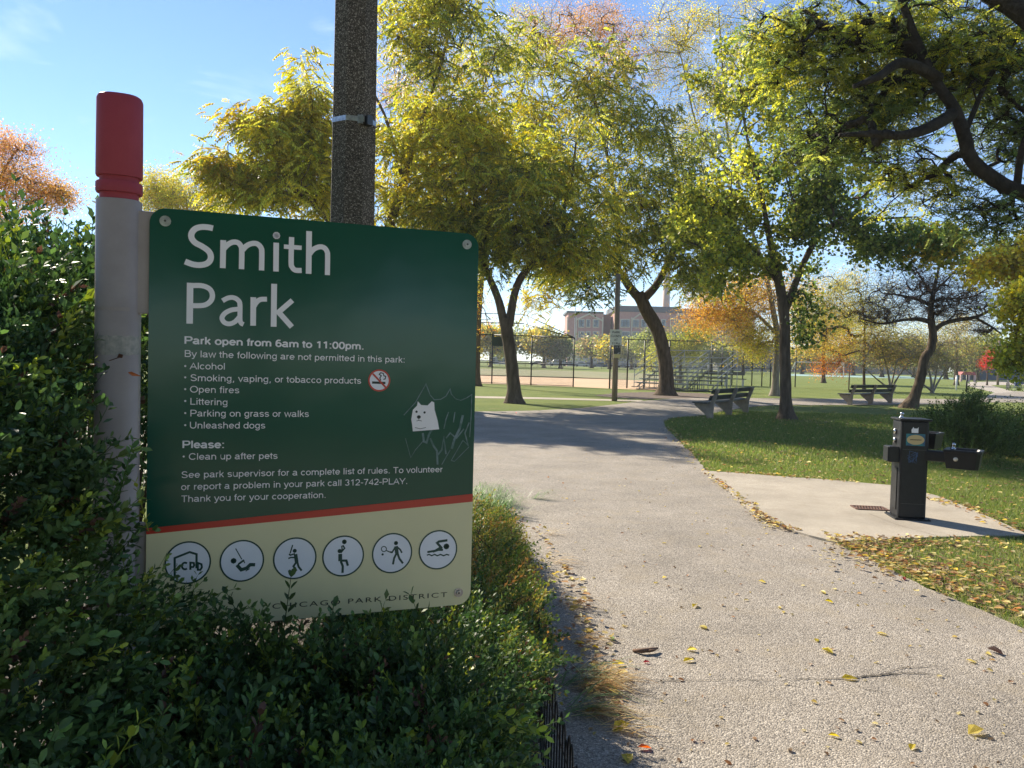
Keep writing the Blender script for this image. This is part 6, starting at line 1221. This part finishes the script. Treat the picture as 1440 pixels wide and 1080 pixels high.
# straw, ornamental grass blades and crack
def strands(name, label, px, py, n, L, h, cols, spread, dirv, seed, z0=.02):
    q = np.random.default_rng(seed); c = np.array(gnd(px, py, z0)); V = []; F = []; C = []
    for i in range(n):
        a = c + np.array([q.normal(0, spread), q.normal(0, spread), 0]); d = np.array([dirv[0] + q.normal(0, .35), dirv[1] + q.normal(0, .35)]); d = d / np.linalg.norm(d) * L * q.uniform(.5, 1.2); hh = h * q.uniform(.3, 1.2); w_ = .0032; s = np.array([-d[1], d[0], 0]) / np.linalg.norm(d) * w_; k = len(V)
        for t in (0, .35, .7, 1): 
            m_ = a + np.array([d[0] * t, d[1] * t, hh * math.sin(t * 2.4)]); ww = 1 - t * .8; V += [m_ - s * ww, m_ + s * ww]
        for t in range(3): F.append([k + 2 * t, k + 2 * t + 1, k + 2 * t + 3, k + 2 * t + 2])
        cc_ = cols[q.integers(0, len(cols))]; C += [cc_] * 8
    return tag(npmesh(name, np.array(V), np.array(F), LEAF, None, np.array(C)), label, kind='stuff')
STR = [(.66, .50, .26), (.58, .42, .20), (.72, .58, .34), (.48, .30, .14)]; GRN = [(.10, .20, .06), (.16, .26, .10), (.20, .28, .14)]
for i, (px, py, n) in enumerate(((822, 965, 70), (830, 945, 40), (828, 1000, 50), (845, 960, 26), (858, 1025, 12), (782, 790, 14), (768, 750, 12), (800, 850, 16), (812, 900, 14))): strands('straw', 'dry straw spilling from under the hedge onto the asphalt', px, py, n, .22, .05, STR, .035, (1, -.3), 70 + i)
for i, (px, py, n) in enumerate(((795, 960, 30), (800, 1000, 26), (752, 700, 30))): strands('grass_blades', 'long green grass blades leaning out over the asphalt', px, py, n, .3, .10, GRN, .04, (1, -.2), 80 + i)
for i, (px, py) in enumerate(((690, 708), (668, 702), (700, 722))): strands('ornamental_grass', 'tuft of pale green ornamental grass at the far end of the hedge', px, py, 170, .26, .18, GRN + [(.3, .36, .2)], .10, (.6, -.2), 90 + i)
def crack(pts, w_, seed, label):
    q = random.Random(seed); mb = MB(); P = [gnd(*p, .0165) for p in pts]; P = catmull(P, 8); n = len(P); vs = []
    for i, p in enumerate(P):
        ww = w_ * math.sin(math.pi * (i + .5) / n) * q.uniform(.4, 1.3); o_y = q.gauss(0, .004); vs += [(p.x, p.y + o_y - ww, p.z), (p.x, p.y + o_y + ww, p.z)]
    mb.add(vs, [(2 * i, 2 * i + 2, 2 * i + 3, 2 * i + 1) for i in range(n - 1)]); o = mb.build('asphalt_crack', mat('crack_dark', (.05, .042, .035), 1)); tag(o, label, kind='structure')
crack([(1090, 957), (1140, 954), (1190, 953), (1240, 948), (1290, 946), (1340, 951)], .007, 1, 'thin crack across the asphalt')
crack([(1190, 953), (1215, 968), (1260, 975)], .003, 3, 'fine side branch of the asphalt crack')
crack([(1240, 948), (1275, 938), (1330, 936)], .003, 4, 'upper side branch of the asphalt crack')
crack([(870, 950), (950, 957), (1040, 955), (1090, 957)], .003, 2, 'faint crack across the asphalt')

jt = MB(); P_ = [gnd(1222, 722, .0305), gnd(1262, 738, .0305), gnd(1331, 757, .0305)]
for a_, b_ in zip(P_, P_[1:]):
    n__ = Vector((-(b_ - a_).y, (b_ - a_).x, 0)).normalized() * .004; jt.add([a_ + n__, b_ + n__, b_ - n__, a_ - n__], [(0, 1, 2, 3)])
tag(jt.build('pad_joint', mat('joint_dark', (.14, .11, .08), 1)), 'thin joint line across the concrete pad', kind='structure')
# =================================================================== HAZE
hb = MB(); hb.box((0, 770, 29), (3100, 1700, 60)); hm = bpy.data.materials.new('air'); hm.use_nodes = True; hn = hm.node_tree; hn.nodes.clear()
ho = hn.nodes.new('ShaderNodeOutputMaterial'); hv = hn.nodes.new('ShaderNodeVolumePrincipled'); hv.inputs['Color'].default_value = (.86, .92, 1, 1); hv.inputs['Density'].default_value = .0004; hv.inputs['Anisotropy'].default_value = .1
hn.links.new(hv.outputs[0], ho.inputs['Volume']); tag(hb.build('haze', hm), 'thin pale autumn haze over the park', kind='stuff')
